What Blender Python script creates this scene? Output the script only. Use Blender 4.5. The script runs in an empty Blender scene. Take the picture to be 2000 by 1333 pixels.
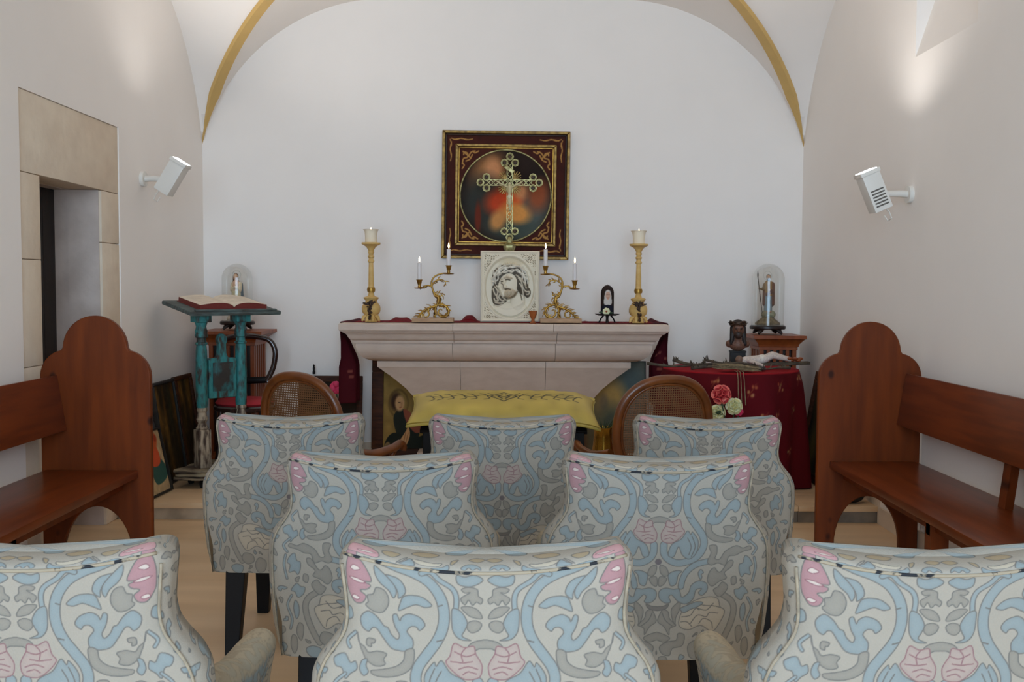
import bpy, bmesh, math, random
import numpy as np
from mathutils import Vector, Matrix, Euler

random.seed(7); rng = np.random.default_rng(7)
PI = math.pi
scene = bpy.context.scene
col = scene.collection

# ------------------------------------------------------------------ camera
CAM_Z = 1.375
cam_data = bpy.data.cameras.new('camera'); cam = bpy.data.objects.new('camera', cam_data)
col.objects.link(cam); scene.camera = cam
cam_data.lens = 35.0; cam_data.sensor_width = 36.0; cam_data.clip_start = 0.05
CAM_ROT = (Matrix.Rotation(math.radians(90 - 3.06), 3, 'X') @ Matrix.Rotation(math.radians(0.30), 3, 'Z'))
cam.matrix_world = Matrix.Translation((0, 0, CAM_Z)) @ CAM_ROT.to_4x4()
cam_data.dof.use_dof = False
FPX = 2000 * 35.0 / 36.0

def at(px, py, Y):
    """world point seen at photo pixel (px, py) on the plane y = Y (used to measure positions)"""
    d = CAM_ROT @ Vector(((px - 1000) / FPX, -(py - 666.5) / FPX, -1.0))
    t = Y / d.y
    return Vector((d.x * t, Y, CAM_Z + d.z * t))

# ------------------------------------------------------------------ world, daylight, exposure
world = bpy.data.worlds.new('sky'); scene.world = world; world.use_nodes = True
wn = world.node_tree.nodes; wb = wn['Background']
wb.inputs['Color'].default_value = (0.62, 0.78, 1.0, 1); wb.inputs['Strength'].default_value = 1.2

def area(name, loc, direction, sx, sy, power, color):
    l = bpy.data.lights.new(name, 'AREA'); l.shape = 'RECTANGLE'; l.size = sx; l.size_y = sy
    l.energy = power; l.color = color
    o = bpy.data.objects.new(name, l); col.objects.link(o)
    o.location = loc; o.rotation_euler = Vector(direction).to_track_quat('-Z', 'Y').to_euler()
    return o
# daylight entering through the open entrance behind the camera
area('entrance_daylight', (0.0, -5.6, 2.1), (0, 1, -0.03), 6.0, 4.2, 575, (0.56, 0.78, 1.0))

scene.view_settings.view_transform = 'Standard'
scene.view_settings.look = 'None'
scene.view_settings.exposure = 0.45
scene.view_settings.gamma = 1.0
scene.view_settings.use_curve_mapping = False
try:
    scene.cycles.use_denoising = True
    scene.cycles.max_bounces = 12
    scene.cycles.diffuse_bounces = 9
    scene.cycles.transparent_max_bounces = 12
    scene.cycles.caustics_reflective = False; scene.cycles.caustics_refractive = False
    scene.cycles.sample_clamp_indirect = 6.0
except Exception:
    pass

# ------------------------------------------------------------------ colour and materials
def lin1(c): return c / 12.92 if c <= 0.04045 else ((c + 0.055) / 1.055) ** 2.4
def lin(rgb): return tuple(lin1(c / 255.0) for c in rgb)
def lin_np(a):
    a = np.clip(np.asarray(a, dtype=float) / 255.0, 0, 1)
    return np.where(a <= 0.04045, a / 12.92, ((a + 0.055) / 1.055) ** 2.4)

M = {}
def mat(name, rgb, rough=0.6, metal=0.0, var=0.0, scale=8.0, rgb2=None, bump=0.0, bscale=None, stretch=(1, 1, 1),
        spec=0.5, attr=False, coat=0.0, detail=4.0, knots=False, coords='Object', contrast=(0.35, 0.65), emit=0.0):
    m = bpy.data.materials.new(name); m.use_nodes = True; M[name] = m
    nt = m.node_tree; N = nt.nodes; L = nt.links; p = N['Principled BSDF']
    p.inputs['Roughness'].default_value = rough; p.inputs['Metallic'].default_value = metal
    p.inputs['Specular IOR Level'].default_value = spec
    p.inputs['Coat Weight'].default_value = coat
    c = lin(rgb)
    p.inputs['Base Color'].default_value = (*c, 1)
    tc = N.new('ShaderNodeTexCoord'); mp = N.new('ShaderNodeMapping'); mp.inputs['Scale'].default_value = stretch
    L.new(tc.outputs[coords], mp.inputs['Vector'])
    src = None
    if attr:
        a = N.new('ShaderNodeAttribute'); a.attribute_name = 'Col'; src = a.outputs['Color']
    if rgb2 is not None:
        n = N.new('ShaderNodeTexNoise'); n.inputs['Scale'].default_value = scale; n.inputs['Detail'].default_value = detail
        L.new(mp.outputs[0], n.inputs['Vector'])
        r = N.new('ShaderNodeValToRGB')
        r.color_ramp.elements[0].position = contrast[0]; r.color_ramp.elements[0].color = (*c, 1)
        r.color_ramp.elements[1].position = contrast[1]; r.color_ramp.elements[1].color = (*lin(rgb2), 1)
        L.new(n.outputs['Fac'], r.inputs['Fac']); src = r.outputs['Color']
        if knots:
            mp2 = N.new('ShaderNodeMapping'); mp2.inputs['Scale'].default_value = (8.0, 0.4, 5.5); L.new(tc.outputs[coords], mp2.inputs['Vector'])
            v = N.new('ShaderNodeTexVoronoi'); v.inputs['Scale'].default_value = 1.0; L.new(mp2.outputs[0], v.inputs['Vector'])
            r2 = N.new('ShaderNodeValToRGB')
            r2.color_ramp.elements[0].position = 0.07; r2.color_ramp.elements[0].color = (0.12, 0.07, 0.05, 1)
            r2.color_ramp.elements[1].position = 0.16; r2.color_ramp.elements[1].color = (1, 1, 1, 1)
            L.new(v.outputs['Distance'], r2.inputs['Fac'])
            mx = N.new('ShaderNodeMix'); mx.data_type = 'RGBA'; mx.blend_type = 'MULTIPLY'; mx.inputs['Factor'].default_value = 0.85
            L.new(src, mx.inputs['A']); L.new(r2.outputs['Color'], mx.inputs['B']); src = mx.outputs['Result']
    if var:
        n = N.new('ShaderNodeTexNoise'); n.inputs['Scale'].default_value = scale * 2.3; n.inputs['Detail'].default_value = 5
        L.new(mp.outputs[0], n.inputs['Vector'])
        hs = N.new('ShaderNodeHueSaturation'); mr = N.new('ShaderNodeMapRange')
        mr.inputs['From Min'].default_value = 0.25; mr.inputs['From Max'].default_value = 0.75
        mr.inputs['To Min'].default_value = 1 - var; mr.inputs['To Max'].default_value = 1 + var
        L.new(n.outputs['Fac'], mr.inputs['Value']); L.new(mr.outputs['Result'], hs.inputs['Value'])
        if src is None: hs.inputs['Color'].default_value = (*c, 1)
        else: L.new(src, hs.inputs['Color'])
        src = hs.outputs['Color']
    if src is not None: L.new(src, p.inputs['Base Color'])
    if bump:
        n = N.new('ShaderNodeTexNoise'); n.inputs['Scale'].default_value = bscale or scale; n.inputs['Detail'].default_value = 6
        L.new(mp.outputs[0], n.inputs['Vector'])
        b = N.new('ShaderNodeBump'); b.inputs['Strength'].default_value = bump; b.inputs['Distance'].default_value = 0.01
        L.new(n.outputs['Fac'], b.inputs['Height']); L.new(b.outputs['Normal'], p.inputs['Normal'])
    if emit:
        p.inputs['Emission Color'].default_value = (*c, 1); p.inputs['Emission Strength'].default_value = emit
    return m

mat('plaster', (243, 237, 231), 0.9, var=0.012, scale=1.5, bump=0.06, bscale=14, spec=0.2)
mat('limestone', (226, 211, 190), 0.85, rgb2=(218, 201, 180), scale=5, var=0.03, bump=0.35, bscale=22, spec=0.2)
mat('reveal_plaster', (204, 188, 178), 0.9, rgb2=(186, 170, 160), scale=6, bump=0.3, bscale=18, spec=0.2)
mat('altar_stone', (208, 189, 174), 0.7, rgb2=(200, 180, 165), scale=14, var=0.02, bump=0.10, bscale=90, stretch=(0.6, 1, 1.2), spec=0.3)
mat('floor_stone', (232, 200, 160), 0.38, rgb2=(216, 182, 140), scale=2.2, var=0.05, stretch=(0.35, 2.2, 1), spec=0.4, detail=8)
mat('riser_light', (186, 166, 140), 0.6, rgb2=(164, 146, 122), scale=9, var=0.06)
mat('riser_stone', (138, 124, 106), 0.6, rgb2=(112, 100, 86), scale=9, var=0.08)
mat('gold_rib', (206, 170, 104), 0.5, metal=0.1, var=0.05, scale=6)
mat('bench_wood', (116, 52, 14), 0.45, rgb2=(94, 40, 10), scale=2.4, stretch=(7, 7, 0.8), var=0.06, knots=True, coat=0.0, spec=0.22)
mat('bench_plank', (122, 56, 20), 0.3, rgb2=(98, 42, 14), scale=3.0, stretch=(9, 0.8, 9), var=0.07, coat=0.0, spec=0.35)
mat('cane_wood', (118, 64, 24), 0.35, rgb2=(94, 48, 17), scale=6, stretch=(2, 2, 2), coat=0.1)
mat('cane', (104, 66, 32), 0.6, var=0.08, scale=40)
mat('orange_wood', (150, 76, 32), 0.4, rgb2=(128, 60, 24), scale=4, stretch=(6, 6, 1), var=0.05)
mat('dark_wood', (44, 28, 20), 0.4, rgb2=(30, 18, 14), scale=5, stretch=(6, 6, 1))
mat('door_wood', (36, 24, 18), 0.6, rgb2=(24, 16, 12), scale=4, stretch=(8, 8, 1))
mat('black_wood', (16, 13, 13), 0.5, spec=0.2)
mat('bentwood', (52, 30, 24), 0.22, rgb2=(34, 20, 18), scale=6, coat=0.4)
mat('fabric', (205, 196, 178), 0.9, attr=True, var=0.03, scale=160, bump=0.12, bscale=320, spec=0.15)
mat('plain_fabric', (168, 154, 132), 0.9, var=0.05, scale=60, spec=0.15)
mat('piping', (160, 148, 128), 0.9, rgb2=(138, 128, 112), scale=60, spec=0.15)
mat('seam_cord', (158, 146, 126), 0.9, rgb2=(48, 50, 54), scale=34, contrast=(0.53, 0.58), spec=0.1)
mat('print', (128, 128, 128), 0.85, attr=True, spec=0.1)
mat('canvas_paint', (128, 128, 128), 0.65, attr=True, var=0.06, scale=20, spec=0.12)
mat('satin', (176, 160, 74), 0.5, attr=True, spec=0.4)
mat('velvet', (110, 14, 24), 0.85, attr=True, spec=0.15)
mat('red_cloth', (132, 16, 28), 0.8, rgb2=(96, 8, 18), scale=14, spec=0.2)
mat('dark_red_cloth', (86, 22, 30), 0.8, rgb2=(66, 14, 22), scale=18, spec=0.2, attr=True)
mat('red_seat', (170, 30, 42), 0.7, var=0.05, scale=20)
mat('gold', (188, 146, 66), 0.38, metal=0.75, rgb2=(142, 104, 44), scale=20)
mat('old_gold', (164, 130, 66), 0.45, metal=0.55, rgb2=(112, 84, 38), scale=30)
mat('pale_gold', (188, 176, 120), 0.42, metal=0.5, rgb2=(120, 108, 62), scale=40)
mat('cream_gilt', (216, 180, 112), 0.5, rgb2=(196, 156, 88), scale=18, spec=0.4)
mat('frame_maroon', (58, 32, 16), 0.45, rgb2=(42, 20, 10), scale=12, spec=0.2)
mat('frame_brown', (78, 42, 20), 0.6, rgb2=(52, 27, 14), scale=9, stretch=(1, 1, 5), spec=0.2)
mat('frame_black', (24, 22, 20), 0.45, rgb2=(38, 34, 28), scale=12)
mat('silver_relief', (220, 214, 198), 0.55, metal=0.0, attr=True, spec=0.3)
mat('silver', (206, 204, 196), 0.38, metal=0.45, rgb2=(176, 172, 160), scale=24)
mat('bronze_ornament', (74, 48, 26), 0.5, metal=0.3, rgb2=(48, 30, 18), scale=30)
mat('wax', (236, 222, 196), 0.55, var=0.02, scale=10)
mat('taper_wax', (226, 220, 218), 0.5)
mat('wick', (30, 24, 20), 0.9)
mat('iron', (22, 20, 20), 0.5, metal=0.3)
mat('slab_wood', (182, 148, 112), 0.6, rgb2=(160, 124, 92), scale=12, stretch=(1, 6, 6))
mat('amber_wood', (160, 84, 30), 0.45, rgb2=(128, 60, 20), scale=20)
mat('teal_paint', (44, 122, 122), 0.6, rgb2=(52, 42, 36), scale=9, stretch=(3, 3, 1.0), var=0.25, contrast=(0.46, 0.60), detail=7)
mat('teal_dark', (44, 40, 36), 0.6, rgb2=(42, 104, 106), scale=7, stretch=(2, 2, 1.4), var=0.2, contrast=(0.52, 0.66), detail=7)
mat('desk_paint', (82, 98, 96), 0.6, rgb2=(58, 60, 56), scale=10, stretch=(1, 4, 4), var=0.12, detail=7)
mat('worn_white', (176, 162, 140), 0.7, rgb2=(66, 48, 38), scale=9, stretch=(4, 4, 0.9), var=0.15, contrast=(0.42, 0.58), detail=8)
mat('worn_layers', (172, 158, 128), 0.75, rgb2=(70, 56, 46), scale=6, stretch=(1, 1, 9), var=0.2, contrast=(0.4, 0.6), detail=8)
mat('paper', (222, 208, 190), 0.8, attr=True)
mat('book_red', (116, 42, 34), 0.6, var=0.06, scale=30)
mat('lamp_white', (224, 220, 212), 0.4, spec=0.4)
mat('lamp_dark', (90, 84, 76), 0.6)
mat('figure_paint', (128, 128, 128), 0.5, attr=True, spec=0.35)
mat('rubber', (26, 24, 24), 0.7)
mat('leaf', (40, 62, 34), 0.6, var=0.15, scale=20)
mat('rose_red', (206, 44, 50), 0.6, rgb2=(228, 108, 100), scale=30)
mat('rose_deep', (150, 20, 32), 0.6, rgb2=(190, 40, 48), scale=30)
mat('rose_rim', (226, 92, 84), 0.6, rgb2=(232, 130, 116), scale=30)
mat('rose_cream', (200, 190, 120), 0.6, rgb2=(214, 206, 150), scale=30)
mat('rose_white', (226, 222, 184), 0.6, rgb2=(204, 206, 156), scale=30)
mat('pink_flower', (226, 60, 104), 0.6, var=0.1, scale=30)
mat('pink_pad', (190, 120, 104), 0.8, var=0.04, scale=20)
mat('brass_vase', (188, 150, 60), 0.22, metal=0.85, rgb2=(150, 112, 40), scale=14)
mat('driftwood', (92, 80, 62), 0.8, rgb2=(58, 48, 38), scale=20, stretch=(1, 1, 1), bump=0.3)
mat('straw', (140, 122, 92), 0.9, rgb2=(104, 88, 62), scale=40)
mat('charcoal', (20, 20, 21), 0.7, rgb2=(40, 36, 32), scale=14)

def emission_mat(name, rgb, strength):
    m = bpy.data.materials.new(name); m.use_nodes = True; M[name] = m
    nt = m.node_tree; nt.nodes.clear()
    e = nt.nodes.new('ShaderNodeEmission'); o = nt.nodes.new('ShaderNodeOutputMaterial')
    e.inputs['Color'].default_value = (*lin(rgb), 1); e.inputs['Strength'].default_value = strength
    nt.links.new(e.outputs[0], o.inputs[0])
emission_mat('flame', (255, 226, 170), 7.0)
emission_mat('lamp_lens', (240, 248, 255), 5.0)

def glass_mat(name, tint=(0.95, 0.96, 0.95), base=0.04):
    m = bpy.data.materials.new(name); m.use_nodes = True; M[name] = m
    nt = m.node_tree; nt.nodes.clear(); N = nt.nodes; L = nt.links
    t = N.new('ShaderNodeBsdfTransparent'); t.inputs['Color'].default_value = (*tint, 1)
    g = N.new('ShaderNodeBsdfGlossy'); g.inputs['Roughness'].default_value = 0.08; g.inputs['Color'].default_value = (0.9, 0.9, 0.9, 1)
    lw = N.new('ShaderNodeLayerWeight'); lw.inputs['Blend'].default_value = 0.35
    mr = N.new('ShaderNodeMapRange'); mr.inputs['To Min'].default_value = base; mr.inputs['To Max'].default_value = 0.55
    mx = N.new('ShaderNodeMixShader'); o = N.new('ShaderNodeOutputMaterial')
    L.new(lw.outputs['Facing'], mr.inputs['Value']); L.new(mr.outputs['Result'], mx.inputs['Fac'])
    L.new(t.outputs[0], mx.inputs[1]); L.new(g.outputs[0], mx.inputs[2]); L.new(mx.outputs[0], o.inputs[0])
glass_mat('glass')

# ------------------------------------------------------------------ geometry helpers
def empty(name, loc=(0, 0, 0), rz=0.0, label=None, cat=None, group=None, kind=None):
    o = bpy.data.objects.new(name, None); o.empty_display_size = 0.1; col.objects.link(o)
    o.location = loc; o.rotation_euler = (0, 0, rz)
    return tag(o, label, cat, group, kind)
def tag(o, label=None, cat=None, group=None, kind=None):
    if label: o['label'] = label
    if cat: o['category'] = cat
    if group: o['group'] = group
    if kind: o['kind'] = kind
    return o

class G:
    """collects shapes; build() links them as ONE mesh object"""
    def __init__(s): s.v = []; s.f = []; s.xf = None
    def add(s, verts, faces):
        b = len(s.v)
        if s.xf is not None: verts = [s.xf @ Vector(p) for p in verts]
        s.v += [tuple(p) for p in verts]; s.f += [tuple(b + i for i in f) for f in faces]; return s
    def box(s, x0, x1, y0, y1, z0, z1, c=0.0):
        if c <= 0:
            v = [(x, y, z) for z in (z0, z1) for y in (y0, y1) for x in (x0, x1)]
            return s.add(v, [(0, 2, 3, 1), (4, 5, 7, 6), (0, 1, 5, 4), (2, 6, 7, 3), (0, 4, 6, 2), (1, 3, 7, 5)])
        bm = bmesh.new(); bmesh.ops.create_cube(bm, size=1)
        for w in bm.verts: w.co = Vector(((x0 + x1) / 2 + w.co.x * (x1 - x0), (y0 + y1) / 2 + w.co.y * (y1 - y0), (z0 + z1) / 2 + w.co.z * (z1 - z0)))
        bmesh.ops.bevel(bm, geom=bm.edges[:] , offset=c, segments=2, profile=0.6, affect='EDGES')
        bm.verts.index_update()
        s.add([w.co.copy() for w in bm.verts], [[w.index for w in f.verts] for f in bm.faces]); bm.free(); return s
    def obox(s, p0, p1, w, h, up=(0, 0, 1), c=0.0):
        """bar from p0 to p1, w wide (across) and h high (along up)"""
        p0, p1 = Vector(p0), Vector(p1); d = p1 - p0; ln = d.length; d.normalize()
        side = d.cross(Vector(up)).normalized(); u = side.cross(d)
        old = s.xf
        m = Matrix((side, d, u)).transposed().to_4x4(); m.translation = p0
        s.xf = (old @ m) if old is not None else m
        s.box(-w / 2, w / 2, 0, ln, -h / 2, h / 2, c); s.xf = old; return s
    def lathe(s, prof, n=32, cx=0, cy=0, fold=None, sx=1.0, sy=1.0):
        v = []; f = []
        for r, z in prof:
            for k in range(n):
                a = 2 * PI * k / n; rr = r * (fold(a, z) if fold else 1)
                v.append((cx + rr * math.cos(a) * sx, cy + rr * math.sin(a) * sy, z))
        m = len(prof)
        for i in range(m - 1):
            for k in range(n):
                k2 = (k + 1) % n; f.append((i * n + k, i * n + k2, (i + 1) * n + k2, (i + 1) * n + k))
        if prof[0][0] > 1e-5: f.append(tuple(range(n))[::-1])
        if prof[-1][0] > 1e-5: f.append(tuple((m - 1) * n + k for k in range(n)))
        return s.add(v, f)
    def tube(s, pts, r, n=8, flat=1.0, cap=True):
        pts = [Vector(p) for p in pts]
        rs = list(r) if hasattr(r, '__len__') else [r] * len(pts)
        v = []; f = []; nrm = None
        for i, p in enumerate(pts):
            t = (pts[min(i + 1, len(pts) - 1)] - pts[max(i - 1, 0)])
            if t.length < 1e-9: t = Vector((0, 0, 1))
            t.normalize()
            if nrm is None:
                nrm = t.orthogonal().normalized() if abs(t.y) > 0.9 else t.cross(Vector((0, 1, 0))).normalized()
            nrm = (nrm - t * nrm.dot(t)); nrm = nrm.normalized() if nrm.length > 1e-6 else t.orthogonal().normalized()
            b = t.cross(nrm)
            for k in range(n):
                a = 2 * PI * k / n; v.append(p + nrm * (rs[i] * math.cos(a)) + b * (rs[i] * math.sin(a) * flat))
        for i in range(len(pts) - 1):
            for k in range(n):
                k2 = (k + 1) % n; f.append((i * n + k, i * n + k2, (i + 1) * n + k2, (i + 1) * n + k))
        if cap:
            f.append(tuple(range(n))[::-1]); f.append(tuple((len(pts) - 1) * n + k for k in range(n)))
        return s.add(v, f)
    def ball(s, c, r, n=12, m=8):
        r = r if hasattr(r, '__len__') else (r, r, r)
        v = [(c[0], c[1], c[2] - r[2])]
        for i in range(1, m):
            a = PI * i / m - PI / 2
            for k in range(n):
                b = 2 * PI * k / n
                v.append((c[0] + r[0] * math.cos(a) * math.cos(b), c[1] + r[1] * math.cos(a) * math.sin(b), c[2] + r[2] * math.sin(a)))
        v.append((c[0], c[1], c[2] + r[2])); top = len(v) - 1; f = []
        for k in range(n):
            k2 = (k + 1) % n; f.append((0, 1 + k2, 1 + k)); f.append((top, 1 + (m - 2) * n + k, 1 + (m - 2) * n + k2))
            for i in range(m - 2): f.append((1 + i * n + k, 1 + i * n + k2, 1 + (i + 1) * n + k2, 1 + (i + 1) * n + k))
        return s.add(v, f)
    def prism(s, poly, axis, a0, a1):
        """polygon given in the two other axes, extruded along axis from a0 to a1"""
        n = len(poly)
        def p3(q, a): return {'x': (a, q[0], q[1]), 'y': (q[0], a, q[1]), 'z': (q[0], q[1], a)}[axis]
        v = [p3(q, a0) for q in poly] + [p3(q, a1) for q in poly]
        f = [tuple(range(n)), tuple(range(n, 2 * n))[::-1]] + [(i, i + n, (i + 1) % n + n, (i + 1) % n) for i in range(n)]
        return s.add(v, f)
    def build(s, name, m, parent=None, smooth=35, bevel=0.0, loc=None, rot=None, recalc=True):
        me = bpy.data.meshes.new(name); me.from_pydata(s.v, [], s.f)
        if recalc:
            bm = bmesh.new(); bm.from_mesh(me); bmesh.ops.recalc_face_normals(bm, faces=bm.faces[:]); bm.to_mesh(me); bm.free()
        return link(name, me, m, parent, smooth, bevel, loc, rot)

def link(name, me, m, parent=None, smooth=35, bevel=0.0, loc=None, rot=None):
    if smooth:
        me.shade_smooth()
        if smooth < 180: me.set_sharp_from_angle(angle=math.radians(smooth))
    o = bpy.data.objects.new(name, me); col.objects.link(o)
    me.materials.append(M[m] if isinstance(m, str) else m)
    if parent is not None: o.parent = parent
    if loc is not None: o.location = loc
    if rot is not None: o.rotation_euler = rot
    if bevel:
        b = o.modifiers.new('bevel', 'BEVEL'); b.width = bevel; b.segments = 2; b.limit_method = 'ANGLE'; b.angle_limit = math.radians(50)
    return o

def copy_tree(o, parent=None):
    c = o.copy(); col.objects.link(c); c.parent = parent
    for ch in list(o.children): copy_tree(ch, c)
    return c

def set_colors(me, cols_srgb):
    a = me.color_attributes.new('Col', 'FLOAT_COLOR', 'POINT')
    c = lin_np(cols_srgb); n = len(me.vertices)
    buf = np.ones((n, 4), dtype=np.float32); buf[:, :3] = c
    a.data.foreach_set('color', buf.ravel())

def np_mesh(name, V, quads):
    me = bpy.data.meshes.new(name)
    V = np.ascontiguousarray(V, dtype=np.float32); Q = np.ascontiguousarray(quads, dtype=np.int32)
    me.vertices.add(len(V)); me.vertices.foreach_set('co', V.ravel())
    me.loops.add(Q.size); me.loops.foreach_set('vertex_index', Q.ravel())
    me.polygons.add(len(Q)); me.polygons.foreach_set('loop_start', np.arange(0, Q.size, 4, dtype=np.int32))
    me.update(calc_edges=True); me.validate()
    return me

def grid_quads(nu, nv, wrap=False):
    """nu columns (fast index), nv rows"""
    i = np.arange(nv - 1)[:, None]; k = np.arange(nu if wrap else nu - 1)[None, :]; k2 = (k + 1) % nu
    return np.stack([i * nu + k, i * nu + k2, (i + 1) * nu + k2, (i + 1) * nu + k], -1).reshape(-1, 4)

# ------------------------------------------------------------------ flat print: a small raster that feeds vertex colours
def spline(pts, closed=True, sub=6):
    P = np.asarray(pts, float); n = len(P); out = []
    rngk = range(n) if closed else range(n - 1)
    for i in rngk:
        if closed: p0, p1, p2, p3 = P[(i - 1) % n], P[i], P[(i + 1) % n], P[(i + 2) % n]
        else: p0, p1, p2, p3 = P[max(i - 1, 0)], P[i], P[i + 1], P[min(i + 2, n - 1)]
        for t in np.linspace(0, 1, sub, endpoint=False):
            out.append(0.5 * ((2 * p1) + (-p0 + p2) * t + (2 * p0 - 5 * p1 + 4 * p2 - p3) * t * t + (-p0 + 3 * p1 - 3 * p2 + p3) * t ** 3))
    if not closed: out.append(P[-1])
    return np.array(out)

class Canvas:
    """w x h units (y down), res samples per unit"""
    def __init__(s, w, h, res, bg):
        s.res = res; s.W = int(w * res) + 1; s.H = int(h * res) + 1
        s.img = np.empty((s.H, s.W, 3)); s.img[:] = bg
    def _box(s, x0, x1, y0, y1):
        a = max(0, int(x0 * s.res)); b = min(s.W, int(x1 * s.res) + 2); c = max(0, int(y0 * s.res)); d = min(s.H, int(y1 * s.res) + 2)
        if a >= b or c >= d: return None
        ys, xs = np.mgrid[c:d, a:b]; return (slice(c, d), slice(a, b)), xs / s.res, ys / s.res
    def _dist(s, P, X, Y, closed):
        D = np.full(X.shape, 1e9); n = len(P)
        for i in range(n if closed else n - 1):
            a = P[i]; b = P[(i + 1) % n]; d = b - a; L2 = d @ d + 1e-12
            t = np.clip(((X - a[0]) * d[0] + (Y - a[1]) * d[1]) / L2, 0, 1)
            D = np.minimum(D, np.hypot(X - a[0] - t * d[0], Y - a[1] - t * d[1]))
        return D
    def mix(s, sl, mask, color):
        m = np.clip(mask, 0, 1)[..., None]; s.img[sl] = s.img[sl] * (1 - m) + np.asarray(color, float) * m
    def poly(s, pts, color, line=None, lw=0, smooth=True, shade=None):
        P = spline(pts, True) if smooth else np.asarray(pts, float)
        r = s._box(P[:, 0].min() - lw, P[:, 0].max() + lw, P[:, 1].min() - lw, P[:, 1].max() + lw)
        if r is None: return
        sl, X, Y = r; inside = np.zeros(X.shape, bool); n = len(P)
        for i in range(n):
            x1, y1 = P[i]; x2, y2 = P[(i + 1) % n]
            if y1 == y2: continue
            c = ((y1 > Y) != (y2 > Y)) & (X < (x2 - x1) * (Y - y1) / (y2 - y1) + x1); inside ^= c
        D = s._dist(P, X, Y, True); px = 1 / s.res
        if color is not None:
            a = np.where(inside, np.clip(0.5 + D / px, 0, 1), np.clip(0.5 - D / px, 0, 1)); s.mix(sl, a, color)
            if shade is not None: s.mix(sl, a * np.exp(-(D / (lw * 3 + 1e-9)) ** 2) * 0.5, shade)
        if line is not None: s.mix(sl, np.clip((lw / 2 - D) / px + 0.5, 0, 1), line)
    def stroke(s, pts, width, color, line=None, lw=0, smooth=True, shade=None):
        P = spline(pts, False) if smooth else np.asarray(pts, float)
        w = width / 2 + lw
        r = s._box(P[:, 0].min() - w, P[:, 0].max() + w, P[:, 1].min() - w, P[:, 1].max() + w)
        if r is None: return
        sl, X, Y = r; D = s._dist(P, X, Y, False); px = 1 / s.res
        if line is not None: s.mix(sl, np.clip((width / 2 + lw / 2 - D) / px + 0.5, 0, 1), line)
        inner = width / 2 - (lw / 2 if line is not None else 0)
        a = np.clip((inner - D) / px + 0.5, 0, 1); s.mix(sl, a, color)
        if shade is not None: s.mix(sl, a * np.clip(D / inner, 0, 1) ** 3 * 0.5, shade)
    def blob(s, cx, cy, rx, ry, color, soft=0.25, ang=0.0, amount=1.0):
        R = max(rx, ry) * (1 + soft); r = s._box(cx - R, cx + R, cy - R, cy + R)
        if r is None: return
        sl, X, Y = r; ca, sa = math.cos(ang), math.sin(ang)
        u = ((X - cx) * ca + (Y - cy) * sa) / rx; v = (-(X - cx) * sa + (Y - cy) * ca) / ry
        d = np.hypot(u, v); s.mix(sl, np.clip((1 + soft - d) / (2 * soft), 0, 1) * amount, color)
    def noise(s, amp, cell):
        gy, gx = int(s.H / cell) + 3, int(s.W / cell) + 3
        g = rng.normal(0, 1, (gy, gx)); yy = np.arange(s.H) / cell; xx = np.arange(s.W) / cell
        y0 = yy.astype(int); x0 = xx.astype(int); fy = (yy - y0)[:, None]; fx = (xx - x0)[None, :]
        n = (g[np.ix_(y0, x0)] * (1 - fy) * (1 - fx) + g[np.ix_(y0 + 1, x0)] * fy * (1 - fx) + g[np.ix_(y0, x0 + 1)] * (1 - fy) * fx + g[np.ix_(y0 + 1, x0 + 1)] * fy * fx)
        s.img *= (1 + amp * n)[..., None]
    def sample(s, x, y):
        fx = np.clip(np.asarray(x) * s.res, 0, s.W - 1.001); fy = np.clip(np.asarray(y) * s.res, 0, s.H - 1.001)
        x0 = fx.astype(int); y0 = fy.astype(int); tx = (fx - x0)[..., None]; ty = (fy - y0)[..., None]; I = s.img
        return (I[y0, x0] * (1 - tx) * (1 - ty) + I[y0, x0 + 1] * tx * (1 - ty) + I[y0 + 1, x0] * (1 - tx) * ty + I[y0 + 1, x0 + 1] * tx * ty)

def picture(name, w, h, cv, cw, ch, nx, ny, m, parent, y=0.0, z0=0.0, x0=None, warp=None):
    """flat painted sheet in the local x-z plane facing -Y; canvas cw x ch stretched over w x h"""
    x0 = -w / 2 if x0 is None else x0
    U, V = np.meshgrid(np.linspace(0, 1, nx), np.linspace(0, 1, ny))
    P = np.stack([x0 + U * w, np.full(U.shape, y), z0 + (1 - V) * h], -1)
    if warp is not None: P = warp(P, U, V)
    me = np_mesh(name, P.reshape(-1, 3), grid_quads(nx, ny)[:, ::-1])
    set_colors(me, cv.sample(U * cw, V * ch).reshape(-1, 3))
    return link(name, me, m, parent, smooth=180)

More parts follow.
